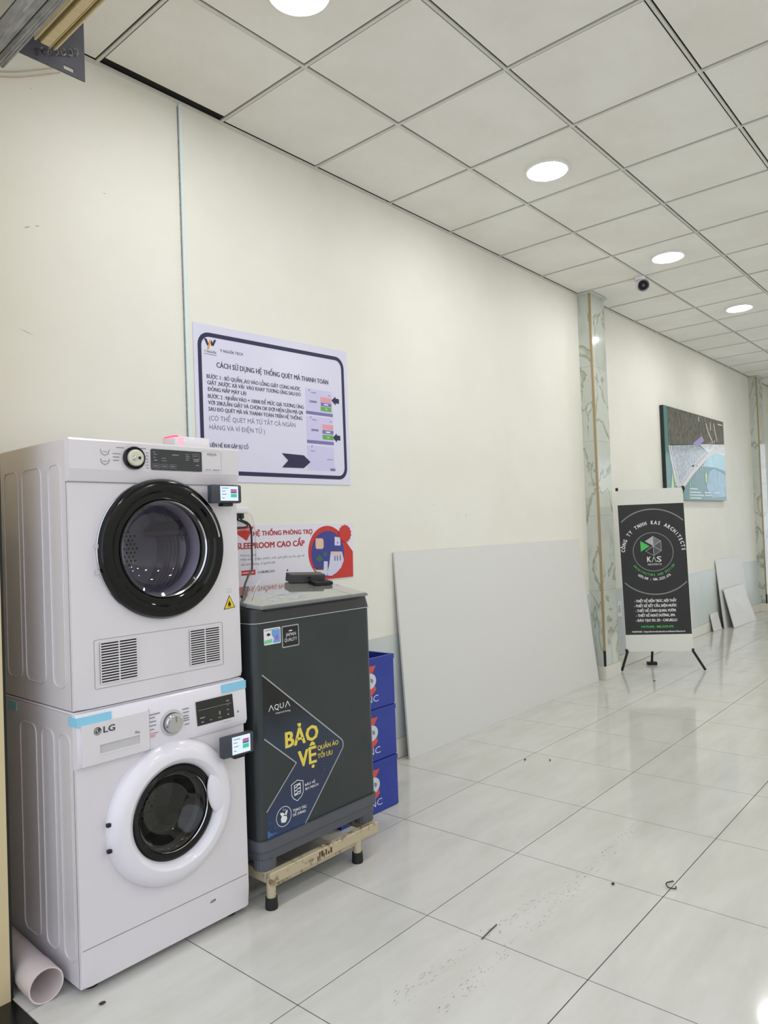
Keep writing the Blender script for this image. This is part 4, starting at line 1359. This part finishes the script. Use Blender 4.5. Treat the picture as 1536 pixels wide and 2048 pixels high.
for x_, z_ in ((1.098, 2.033), (1.102, 1.892), (1.104, 1.742)):
    flat(b, [(x_, z_), (x_ + 0.007, z_ + 0.009), (x_ + 0.011, z_ + 0.009), (x_ + 0.004, z_ - 0.003)], YG - 0.0005, 0.0004)
for xa, xb, z_ in ((1.115, 1.150, 2.026), (1.238, 1.252, 2.022), (1.243, 1.256, 1.884), (1.115, 1.148, 1.884), (1.215, 1.258, 1.683), (1.10, 1.13, 1.722)):
    stroke(b, [(xa, z_), (xb, z_)], 0.003, YG - 0.0005, 0.0004)
obj('picture_marks', b, TXTL, phs)
b = BM()
text(b, 'OK', 1.210, 1.230, 1.943, 0.009, YG - 0.0009, 0.02)
text(b, 'OK', 1.217, 1.237, 1.795, 0.009, YG - 0.0009, 0.02)
flat(b, [(1.205, 1.968), (1.235, 1.968), (1.235, 1.975), (1.205, 1.975)], YG - 0.0009, 0.0003)
flat(b, [(1.212, 1.823), (1.244, 1.823), (1.244, 1.831), (1.212, 1.831)], YG - 0.0009, 0.0003)
obj('button_lettering', b, PRINTW, phs)

# ================================================================== RED AND WHITE POSTER
t = thing('room_poster', 'red and white wall poster with a blue bedroom picture, behind the top-load washer', 'poster', (0.99, 0.0, 1.05))
b = BM(); prism(b, [(0.585, -0.001, 1.350), (1.394, -0.001, 1.345), (1.380, -0.001, 1.056), (0.585, -0.001, 1.052)], (0, -0.003, 0)); obj('backing', b, PWHITE, t)
b = BM()
flat(b, [(0.600, 1.343), (0.717, 1.341), (0.673, 1.275), (0.600, 1.318)], YG, 0.0006)
flat(b, [(0.634, 1.137), (0.718, 1.139), (0.717, 1.114), (0.634, 1.114), (0.640, 1.126)], YG, 0.0006)
flat(b, [(1.331, 1.250), (1.383, 1.193), (1.379, 1.0575), (1.127, 1.0575), (1.11, 1.10), (1.2, 1.2)], YG, 0.0006)
flat(b, circ(1.194, 1.199, 0.136, 48), YG - 0.0006, 0.0006)
st = []
for k in range(28):
    a = 2 * math.pi * k / 28
    r = 0.048 if k % 2 else 0.043
    st.append((1.325 + r * math.cos(a), 1.291 + r * math.sin(a)))
flat(b, st, YG - 0.0036, 0.0006)
obj('red_print', b, RED, t, label='red shapes')
b = BM()
text(b, 'HỆ THỐNG PHÒNG TRỌ', 0.712, 1.090, 1.297, 0.0215, YG, 0.032)
text(b, 'SLEEPROOM CAO CẤP', 0.615, 1.034, 1.238, 0.0270, YG, 0.032)
obj('red_lettering', b, REDT, t, label='red lettering')
b = BM()
text(b, 'Phí trọ: 1tr8', 0.635, 0.728, 1.203, 0.010, YG, 0.0)
text(b, 'Nhà mới, điện, nước, wifi, giờ giấc tự do, giá rẻ', 0.635, 1.030, 1.184, 0.010, YG, 0.0)
text(b, 'vệ sinh chung, 2 người/căn', 0.636, 0.840, 1.161, 0.010, YG, 0.0)
obj('grey_lettering', b, PRINTG, t, label='thin grey lettering')
b = BM(); text(b, '0168.88.2221', 0.734, 0.834, 1.119, 0.011, YG, 0.02); flat(b, circ(0.916, 1.122, 0.005, 10), YG, 0.0005); obj('dark_lettering', b, TXTD, t)
b = BM()
text(b, 'SẠCH RẺ', 0.615, 0.690, 1.323, 0.009, YG - 0.0006, 0.02)
stroke(b, [(0.646, 1.126), (0.705, 1.126)], 0.004, YG - 0.0006, 0.0003)
obj('white_lettering', b, PRINTW, t)
b = BM(); flat(b, circ(1.196, 1.190, 0.119, 48), YG - 0.0012, 0.0006)
pic = obj('picture_disc', b, PBLUE, t, label='round blue bedroom picture')
YQ = YG - 0.0018
b = BM(); flat(b, [(1.110, 1.268), (1.116, 1.272), (1.158, 1.271), (1.165, 1.262), (1.165, 1.225), (1.156, 1.216), (1.114, 1.218), (1.108, 1.228)], YQ, 0.0005); flat(b, [(1.218, 1.198), (1.296, 1.194), (1.297, 1.180), (1.218, 1.184)], YQ - 0.0006, 0.0005); obj('picture_print', b, PEACH, pic)
b = BM(); flat(b, [(1.247, 1.276), (1.290, 1.272), (1.288, 1.228), (1.245, 1.231)], YQ, 0.0005); flat(b, [(1.216, 1.200), (1.298, 1.196), (1.310, 1.150), (1.288, 1.112), (1.250, 1.086), (1.216, 1.073), (1.181, 1.077), (1.200, 1.130)], YQ, 0.0005); flat(b, [(1.13, 1.092), (1.16, 1.080), (1.185, 1.076), (1.190, 1.120), (1.09, 1.118), (1.105, 1.105)], YQ, 0.0005); flat(b, [(1.160, 1.118), (1.188, 1.116), (1.190, 1.150), (1.162, 1.152)], YQ - 0.0005, 0.0005); obj('picture_print', b, PLILAC, pic)
b = BM(); flat(b, [(1.105, 1.165), (1.125, 1.185), (1.148, 1.178), (1.158, 1.160), (1.130, 1.150)], YQ - 0.0005, 0.0005); flat(b, circ(1.173, 1.188, 0.012, 12), YQ - 0.0005, 0.0005); obj('picture_print', b, PGREEN, pic)
b = BM(); flat(b, [(1.092, 1.126), (1.158, 1.120), (1.158, 1.108), (1.102, 1.112)], YQ - 0.001, 0.0005); obj('picture_print', b, PBROWN, pic)
b = BM()
for xa in (1.240, 1.258, 1.280):
    flat(b, [(xa, 1.150), (xa + 0.007, 1.150), (xa + 0.007, 1.176), (xa, 1.178)], YQ - 0.0012, 0.0004)
flat(b, [(1.262, 1.240), (1.272, 1.240), (1.267, 1.252)], YQ - 0.0012, 0.0004)
obj('picture_print', b, PURP, pic)

# ================================================================== BLUE CRATES
CX0, CX1, CY0, CY1 = 0.785, 1.171, -0.450, -0.115
def crate_mesh():
    """hollow stacking crate"""
    parts = {}
    b = BM()
    w = 0.010
    hh = 0.236
    for q in ((CX0, CX1, CY0, CY0 + w, 0.004, hh - 0.022), (CX0, CX1, CY1 - w, CY1, 0.004, hh - 0.022), (CX0, CX0 + w, CY0 + w, CY1 - w, 0.004, hh - 0.022), (CX1 - w, CX1, CY0 + w, CY1 - w, 0.004, hh - 0.022)):
        box(b, *q)
    box(b, CX0 + 0.004, CX1 - 0.004, CY0 + 0.004, CY1 - 0.004, 0.0, 0.008)
    parts['body'] = b
    b = BM()
    for q in ((CX0 - 0.002, CX1 + 0.002, CY0 - 0.003, CY0 + w, hh - 0.022, hh), (CX0 - 0.002, CX1 + 0.002, CY1 - w, CY1 + 0.003, hh - 0.022, hh), (CX0 - 0.002, CX0 + w, CY0, CY1, hh - 0.022, hh), (CX1 - w, CX1 + 0.002, CY0, CY1, hh - 0.022, hh)):
        box(b, *q)
    parts['rim'] = b
    b = BM()
    for k in range(1, 5):
        xx = CX0 + (CX1 - CX0) * k / 5
        box(b, xx - 0.002, xx + 0.002, CY0 + w, CY1 - w, 0.02, 0.16)
    for k in range(1, 4):
        yy = CY0 + (CY1 - CY0) * k / 4
        box(b, CX0 + w, CX1 - w, yy - 0.002, yy + 0.002, 0.02, 0.155)
    parts['divider'] = b
    return parts


for k, lab in enumerate(('blue plastic crate at the bottom of the stack of three, standing on the floor', 'blue plastic crate in the middle of the stack of three', 'blue plastic crate on top of the stack of three, open above')):
    z = 0.2375 * k
    t = thing('crate', lab, 'crate', (0.978, -0.2825, z), 'blue crates beside the top-load washer')
    for nm, bm_ in crate_mesh().items():
        bmesh.ops.translate(bm_, verts=bm_.verts, vec=(0, 0, z))
        obj(nm, bm_, CRATE, t)
    YC = CY0
    b = BM()
    for p in ([(0.952, 0.202), (1.046, 0.200), (1.019, 0.168), (0.979, 0.168)], [(0.960, 0.102), (1.038, 0.104), (1.042, 0.088), (1.000, 0.060), (0.958, 0.088)]):
        flat(b, [(x, zz + z) for x, zz in p], YC, 0.0008)
    obj('red_emblem_print', b, CRED, t, label='red emblem print')
    b = BM(); flat(b, [(x, zz + z) for x, zz in circ(1.000, 0.133, 0.043, 28, 0.036)], YC - 0.0008, 0.0006)
    em = obj('white_emblem_print', b, CWHITE, t, label='white oval of the emblem')
    b = BM(); flat(b, [(x, zz + z) for x, zz in ((1.004, 0.146), (1.018, 0.142), (1.024, 0.132), (1.016, 0.122), (1.006, 0.128))], YC - 0.0014, 0.0004); obj('emblem_face_marks', b, PRINTG, em)
    b = BM(); text(b, 'NC', 0.975, 1.056, 0.034 + z, 0.030, YC, 0.0); obj('white_lettering', b, CWHITE, t)
    if k < 2:
        b = BM(); box(b, CX0, CX1, CY0 - 0.0006, CY0 + 0.0006, z + 0.005, z + 0.0065); obj('mould_line', b, CRATE, t)

# ================================================================== LEANING BOARDS
def lean_board(name, label, xl, xr, yb, ht, th, group, dx=0.0, m=BOARDM, xr_top=None):
    """board standing on the floor at y = yb, its top resting on the wall"""
    top_y = -0.003
    zt = math.sqrt(max(ht * ht - (yb - top_y) ** 2, 0.01))
    b = BM()
    d = Vector((0, top_y - yb, zt)).normalized()
    nrm = Vector((0, -d.z, d.y))
    xt1 = xr if xr_top is None else xr_top
    A = [Vector((xl, yb, 0)), Vector((xr, yb, 0)), Vector((xt1 + dx, top_y, zt)), Vector((xl + dx, top_y, zt))]
    prism(b, A, nrm * th)
    zm = min(v.co.z for v in b.verts)
    bmesh.ops.translate(b, verts=b.verts, vec=(0, 0, -zm))
    return solo(name, b, m, label, 'board', group)


lean_board('foam_board', 'large white board leaning against the wall between the crates and the marble pillar', 1.712, 4.16, -0.066, 1.172, 0.012, 'white boards leaning on the wall', xr_top=4.03)
lean_board('foam_board', 'tall white board leaning on the wall, behind the medium board near the far pillar', 7.53, 8.60, -0.075, 0.805, 0.010, 'white boards leaning on the wall')
b = BM()
A = [Vector((7.62, -0.165, 0.003)), Vector((8.46, -0.19, 0.003)), Vector((8.43, -0.06, 0.45)), Vector((7.60, -0.07, 0.45))]
prism(b, A, (0.0, 0.010, 0.002))
solo('foam_board', b, BOARDM, 'medium white board leaning in front of the tall board near the far pillar', 'board', 'white boards leaning on the wall')
b = BM()
A = [Vector((7.23, -0.050, 0.002)), Vector((7.50, -0.060, 0.002)), Vector((7.49, -0.022, 0.20)), Vector((7.22, -0.020, 0.20))]
prism(b, A, (0.0, 0.006, 0.001))
solo('foam_board', b, BOARDM, 'smallest white offcut leaning on the skirting behind the roll-up banner', 'board', 'white boards leaning on the wall')

# ================================================================== X-BANNER STAND
L0 = Vector((4.611, -0.075, 0.0))
R0 = Vector((4.991, -0.655, 0.0))
ang = math.atan2(R0.y - L0.y, R0.x - L0.x)
B = thing('banner_stand', 'black and white company banner on a black X-shaped stand beside the pillar', 'banner', L0, rotz=ang)
LEAN = 0.018
def bs(s, z):
    return (s - (z - 0.18) * LEAN, z)
def bflat(bm, pts, y, th=0.0008):
    flat(bm, [bs(s, z) for s, z in pts], y, th)
b = BM()
n = 12
prism(b, [(*[bs(s, z)[0]], -0.014, z) for s, z in ((0.046, 0.172), (0.604, 0.172), (0.600, 1.575), (0.050, 1.575))], (0, 0.0025, 0))
obj('banner_sheet', b, BANW, B, label='white banner sheet')
YB = -0.0142
BS0, BS1 = 0.049, 0.599
b = BM(); bflat(b, [(BS0, 0.317), (BS1, 0.317), (BS1, 1.442), (BS0, 1.442)], YB, 0.0006)
blk = obj('black_field', b, BANB, B, label='black printed field')
Y2 = YB - 0.0006
def arc_band(bm, cx, cz, r, w, a0, a1, n=40):
    pts = []
    for k in range(n + 1):
        a = math.radians(a0 + (a1 - a0) * k / n)
        pts.append(bs(cx + r * math.cos(a), cz + r * math.sin(a)))
    stroke(bm, pts, w, Y2, 0.0004)
bcx, bcz = 0.328, 1.030
ca = math.degrees(math.acos((BS1 - 0.006 - bcx) / 0.368))
b = BM()
arc_band(b, bcx, bcz, 0.368, 0.010, ca + 2, 180 - ca - 2)
arc_band(b, bcx, bcz, 0.368, 0.010, 180 + ca + 2, 360 - ca - 2)
arc_band(b, 0.322, 1.029, 0.166, 0.006, 0, 360, 56)
obj('ring_lines', b, BANLINE, blk)
b = BM()
text_arc(b, 'CÔNG TY TNHH KAS ARCHITECTS', bs(0.324, 1.04)[0], 1.03, 0.252, 180, 0, 0.030, Y2, 0.034)
text_arc(b, 'HOTLINE : 086.2225.676', bs(0.322, 0.9)[0], 1.03, 0.238, 236, 304, 0.020, Y2, 0.03, inside=True)
for s, sx0, sx1, z in (('- THIẾT KẾ KIẾN TRÚC, NỘI THẤT', 0.140, 0.490, 0.596), ('- THIẾT KẾ KẾT CẤU, ĐIỆN NƯỚC', 0.135, 0.488, 0.554), ('- THIẾT KẾ CẢNH QUAN, VƯỜN', 0.144, 0.478, 0.512), ('- THIẾT KẾ NGHỈ DƯỠNG, SPA', 0.148, 0.470, 0.471), ('- ĐÀO TẠO 3D, 2D - CAD,RE,LU', 0.142, 0.484, 0.429)):
    text(b, s, bs(sx0, z)[0], bs(sx1, z)[0], z, 0.021, Y2, 0.03)
text(b, 'FANPAGE : https://www.facebook.com/kasarchitects.vn', bs(0.105, 0.34)[0], bs(0.545, 0.34)[0], 0.336, 0.013, Y2, 0.03)
text(b, 'K', bs(0.269, 0.96)[0], bs(0.301, 0.96)[0], 0.942, 0.046, Y2, 0.02)
text(b, 'S', bs(0.349, 0.96)[0], bs(0.386, 0.96)[0], 0.942, 0.046, Y2, 0.02)
obj('white_lettering', b, PRINTW, blk)
b = BM()
stroke(b, [bs(0.308, 0.942), bs(0.325, 0.985), bs(0.343, 0.942)], 0.006, Y2, 0.0004)
text(b, 'ARCHITECTS', bs(0.270, 0.92)[0], bs(0.386, 0.92)[0], 0.913, 0.015, Y2, 0.03)
obj('grey_lettering', b, HEXL, blk)
b = BM()
text_arc(b, 'ARCHITECTURE AND DESIGN', bs(0.322, 0.9)[0], 1.03, 0.200, 214, 326, 0.018, Y2, 0.03, inside=True)
text(b, 'HOTLINE : 086.2225.676', bs(0.185, 0.38)[0], bs(0.452, 0.38)[0], 0.376, 0.017, Y2, 0.03)
hc = (0.326, 1.079)
HR = 0.084
def hexp(a):
    return (hc[0] + HR * 0.9 * math.cos(math.radians(a)), hc[1] + HR * math.sin(math.radians(a)))
bflat(b, [(hc[0] - 0.030, hc[1]), (hc[0] - 0.106, hc[1] + 0.046), (hc[0] - 0.106, hc[1] - 0.046)], Y2, 0.0005)
obj('green_print', b, BANGREEN, blk, label='green triangle and lettering')
for m, a in ((HEXL, 90), (HEXM, 30), (HEXD, -30)):
    b = BM(); bflat(b, [hc, hexp(a), hexp(a + 60 if a == 90 else a + 60)], Y2, 0.0004); obj('cube_facet', b, m, blk)
b = BM(); bflat(b, [hc, hexp(-90), hexp(-30)], Y2, 0.0004); obj('cube_facet', b, HEXD, blk)
b = BM()
for a in (90, 30, -30, -90, -150):
    stroke(b, [bs(*hc), bs(*hexp(a))], 0.004, Y2 - 0.0004, 0.0004)
stroke(b, [bs(*hexp(a)) for a in (150, 90, 30, -30, -90, -150)], 0.003, Y2 - 0.0004, 0.0004)
obj('cube_lines', b, HEXL, blk)
for nm, pts in (('leg', [(0.060, -0.006, 0.180), (0.002, -0.012, 0.008)]), ('leg', [(0.596, -0.006, 0.180), (0.694, -0.012, 0.008)])):
    b = BM(); tube(b, pts, 0.011, 10); obj(nm, b, BLACKM, B, smooth=True, label='black front leg')
for a_, c_ in (((0.060, 0.0, 0.180), (0.592, 0.0, 1.570)), ((0.596, 0.0, 0.180), (0.034, 0.0, 1.570))):
    b = BM(); tube(b, [(a_[0], 0.004, a_[2]), (0.322, 0.030, 0.85), (c_[0], 0.004, c_[2])], 0.008, 8); obj('cross_pole', b, BLACKM, B, smooth=True)
b = BM(); tube(b, [(0.322, 0.036, 0.85), (0.318, 0.26, 0.10), (0.318, 0.288, 0.020)], 0.011, 10); obj('rear_leg', b, BLACKM, B, smooth=True)
b = BM(); box(b, 0.275, 0.361, 0.265, 0.315, 0.0, 0.026, bev=0.004); obj('rear_foot', b, BLACKM, B)
for s, z in ((0.026, 1.578), (0.580, 1.572), (0.050, 0.178), (0.600, 0.176)):
    b = BM(); box(b, s - 0.010, s + 0.010, -0.020, 0.006, z - 0.012, z + 0.016, bev=0.003); obj('corner_hook', b, BLACKM, B)

# ================================================================== WALL PICTURE (plan of a district)
t = thing('wall_picture', 'large glossy district plan on the wall above the banner, dark on top and teal below', 'picture', (6.98, 0.0, 1.51))
PX0, PX1, PZ0, PZ1 = 5.985, 7.985, 1.508, 2.478
b = BM(); box(b, PX0, PX1, -0.040, -0.004, PZ0, PZ1); obj('board', b, PEDGE, t)
YI = -0.0402
b = BM(); flat(b, [(PX0 + 0.004, PZ0), (PX1, PZ0), (PX1, PZ1), (PX0 + 0.004, PZ1)], YI, 0.0008); obj('teal_print', b, PTEAL, t, label='teal ground of the print')
b = BM(); flat(b, [(6.09, 2.476), (7.983, 2.476), (7.983, 2.20), (7.3, 2.16), (6.7, 2.11), (6.09, 2.07)], YI - 0.0008, 0.0006); obj('city_print', b, PDARK, t, label='dark city blocks')
b = BM(); flat(b, [(6.13, 2.08), (7.0, 2.13), (7.4, 2.06), (7.07, 1.95), (6.75, 1.80), (6.37, 1.64), (6.24, 1.66), (6.17, 1.80)], YI - 0.0008, 0.0006); obj('block_print', b, PLIGHT, t)
b = BM(); flat(b, [(7.25, 1.96), (7.44, 2.045), (7.70, 2.08), (7.983, 2.06), (7.983, 1.87), (7.62, 1.90), (7.12, 1.895)], YI - 0.0008, 0.0006); obj('lake_print', b, PLAKE, t, label='pale blue lake')
b = BM(); flat(b, [(7.06, 2.14), (7.5, 2.18), (7.983, 2.20), (7.983, 2.06), (7.70, 2.08), (7.44, 2.045)], YI - 0.0008, 0.0006); obj('pale_print', b, mat('map white haze', '#e6eef2', 0.12), t)
b = BM(); flat(b, [(7.35, 1.84), (7.54, 1.885), (7.98, 1.82), (7.98, 1.56), (7.40, 1.54), (7.24, 1.66)], YI - 0.0014, 0.0006); obj('tower_print', b, PTOWER, t)
b = BM()
stroke(b, [(6.10, 2.06), (6.14, 1.93), (6.22, 1.77), (6.31, 1.65)], 0.035, YI - 0.002, 0.0004)
stroke(b, [(6.15, 2.06), (6.21, 1.93), (6.29, 1.77), (6.36, 1.65)], 0.02, YI - 0.002, 0.0004)
stroke(b, [(6.42, 1.63), (6.78, 1.81), (7.12, 1.945), (7.40, 2.05), (7.70, 2.11), (7.983, 2.11)], 0.05, YI - 0.002, 0.0004)
stroke(b, [(6.36, 1.66), (6.72, 1.85), (7.02, 1.975), (7.28, 2.07)], 0.018, YI - 0.002, 0.0004)
random.seed(5)
for k in range(26):
    x = random.uniform(6.3, 7.0)
    zlo = 1.66 + (x - 6.36) * 0.42
    z = random.uniform(max(zlo, 1.72), 2.06)
    stroke(b, [(x, z), (x + random.uniform(-0.06, 0.10), z + random.uniform(-0.06, 0.05))], random.uniform(0.006, 0.016), YI - 0.002, 0.0004)
for k in range(9):
    x = 6.68 + 0.07 * k
    z = 1.70 + 0.034 * k
    stroke(b, [(x, z), (x + 0.02, z - 0.045)], 0.012, YI - 0.002, 0.0004)
for k in range(8):
    x = 7.06 + 0.075 * k
    z = 2.08 + 0.016 * k
    stroke(b, [(x, z), (x + 0.03, z + 0.035)], 0.014, YI - 0.002, 0.0004)
obj('road_print', b, PROAD, t, label='pale roads')
b = BM()
for k in range(46):
    x, z = random.uniform(6.12, 7.95), random.uniform(2.14, 2.46)
    stroke(b, [(x, z), (x + random.uniform(-0.04, 0.04), z - random.uniform(0.02, 0.07))], random.uniform(0.005, 0.012), YI - 0.002, 0.0003)
obj('street_print', b, mat('map street grey', '#8a8578', 0.15), t)
b = BM()
for p in ([(7.32, 2.40), (7.38, 2.31), (7.50, 2.22)], [(7.60, 2.42), (7.64, 2.33), (7.70, 2.22)], [(7.48, 2.42), (7.47, 2.34)], [(7.06, 2.45), (7.07, 2.41)]):
    stroke(b, p, 0.026, YI - 0.0024, 0.0003)
obj('bright_street_print', b, mat('map bright street', '#cfc9bb', 0.15), t)
b = BM(); flat(b, [(6.83, 2.135), (7.15, 2.245), (7.22, 2.19), (6.98, 2.11)], YI - 0.0024, 0.0004); obj('purple_print', b, PPURP, t)
b = BM(); flat(b, [(7.20, 1.80), (7.235, 1.84), (7.27, 1.80), (7.26, 1.72), (7.225, 1.70), (7.205, 1.73)], YI - 0.0024, 0.0004); flat(b, [(6.10, 1.62), (6.16, 1.80), (6.19, 1.62)], YI - 0.0024, 0.0004); obj('lime_print', b, PLIME, t)
b = BM()
for xa, xb, z in ((6.66, 6.92, 1.632), (6.66, 7.04, 1.594), (6.66, 7.12, 1.562), (6.66, 7.03, 1.530), (7.16, 7.36, 1.596), (7.16, 7.40, 1.565), (7.50, 7.72, 1.600), (7.76, 7.93, 2.43)):
    stroke(b, [(xa, z), (xb, z)], 0.014, YI - 0.0026, 0.0003)
obj('caption_lines', b, mat('caption print', '#c6dcda', 0.2), t)

# ================================================================== SECURITY CAMERA
t = thing('security_camera', 'small white security camera with black lens hanging from the ceiling near the pillar', 'camera', (4.20, -0.55, H))
b = BM(); cyl(b, (4.20, -0.55, H + 0.003), (4.20, -0.55, H - 0.020), 0.042, 24); obj('base', b, WHITEB, t, smooth=True)
cpos = Vector((4.22, -0.56, H - 0.056))
cdir = (Vector((-0.90, -0.62, -0.42))).normalized()
b = BM(); lathe(b, cpos, cdir, [(0, -0.060), (0.040, -0.055), (0.050, -0.010), (0.050, 0.030), (0.046, 0.038)], 24); bd = obj('body', b, WHITEB, t, smooth=True)
b = BM(); lathe(b, cpos, cdir, [(0.0360, 0.030), (0.0345, 0.0395), (0, 0.040)], 24); obj('lens_face', b, BLACKG, bd, smooth=True)
b = BM(); lathe(b, cpos, cdir, [(0.014, 0.039), (0.012, 0.045), (0, 0.046)], 16); obj('lens', b, DISP, bd, smooth=True)

# ================================================================== WALL OUTLETS, PIPE, DEBRIS
t = thing('wall_outlet', 'white vertical wall outlet plate beside the pillar behind the banner', 'outlet', (4.76, -0.008, 0.45))
b = BM(); box(b, 4.715, 4.805, -0.018, -0.0081, 0.452, 0.592, bev=0.003); obj('plate', b, WHITEB, t)
b = BM(); box(b, 4.74, 4.78, -0.0195, -0.0178, 0.49, 0.555); obj('rocker', b, GREYP, t)

P0, P1 = Vector((-0.546, -0.600, 0.049)), Vector((-0.530, -0.20, 0.049))
b = BM()
u_ = (P1 - P0)
lathe(b, P0, u_, [(0.0440, 0.0), (0.0485, 0.0), (0.0485, 0.09), (0.0470, 0.095), (0.0470, u_.length), (0.042, u_.length), (0.042, 0.09), (0.0440, 0.085)], 40, close=True)
solo('drain_pipe', b, PVC, 'short open pale pink plastic pipe lying on the floor beside the front-load washer', 'pipe', smooth=True)

b = BM(); tube(b, smooth_path([(1.165, -1.748, 0.004), (1.150, -1.742, 0.006), (1.122, -1.738, 0.010), (1.106, -1.752, 0.006), (1.116, -1.772, 0.004), (1.134, -1.768, 0.003)], 5), 0.0022, 6)
solo('wire_scrap', b, SPECK, 'bent dark wire scrap lying on a floor joint in the foreground', 'scrap')
b = BM(); tube(b, [(0.450, -1.404, 0.003), (0.50, -1.400, 0.004), (0.549, -1.396, 0.003)], 0.0017, 6)
solo('thin_stick', b, SPECK, 'thin dark stick lying on a floor tile in front of the stand', 'stick')
for k, (x, y, lab) in enumerate(((2.057, -0.617, 'dark crumb on the floor beside the large board, the nearer of two'), (2.125, -0.734, 'dark crumb on the floor beside the large board, the farther of two from the board'), (4.36, -0.46, 'dark crumb on the floor in front of the marble pillar'), (1.02, -1.585, 'dark crumb on the floor just left of the bent wire scrap'), (-0.452, -0.735, 'dark leaf crumb on the floor beside the open end of the pipe'))):
    b = BM()
    bmesh.ops.create_icosphere(b, subdivisions=1, radius=1.0, matrix=Matrix.Translation((x, y, 0.005)) @ Matrix.Rotation(0.7 * k, 4, 'Z') @ Matrix.Diagonal(((0.007 if k == 3 else 0.011), 0.004, 0.005, 1)))
    solo('floor_crumb', b, SPECK, lab, 'debris', 'crumbs on the floor')
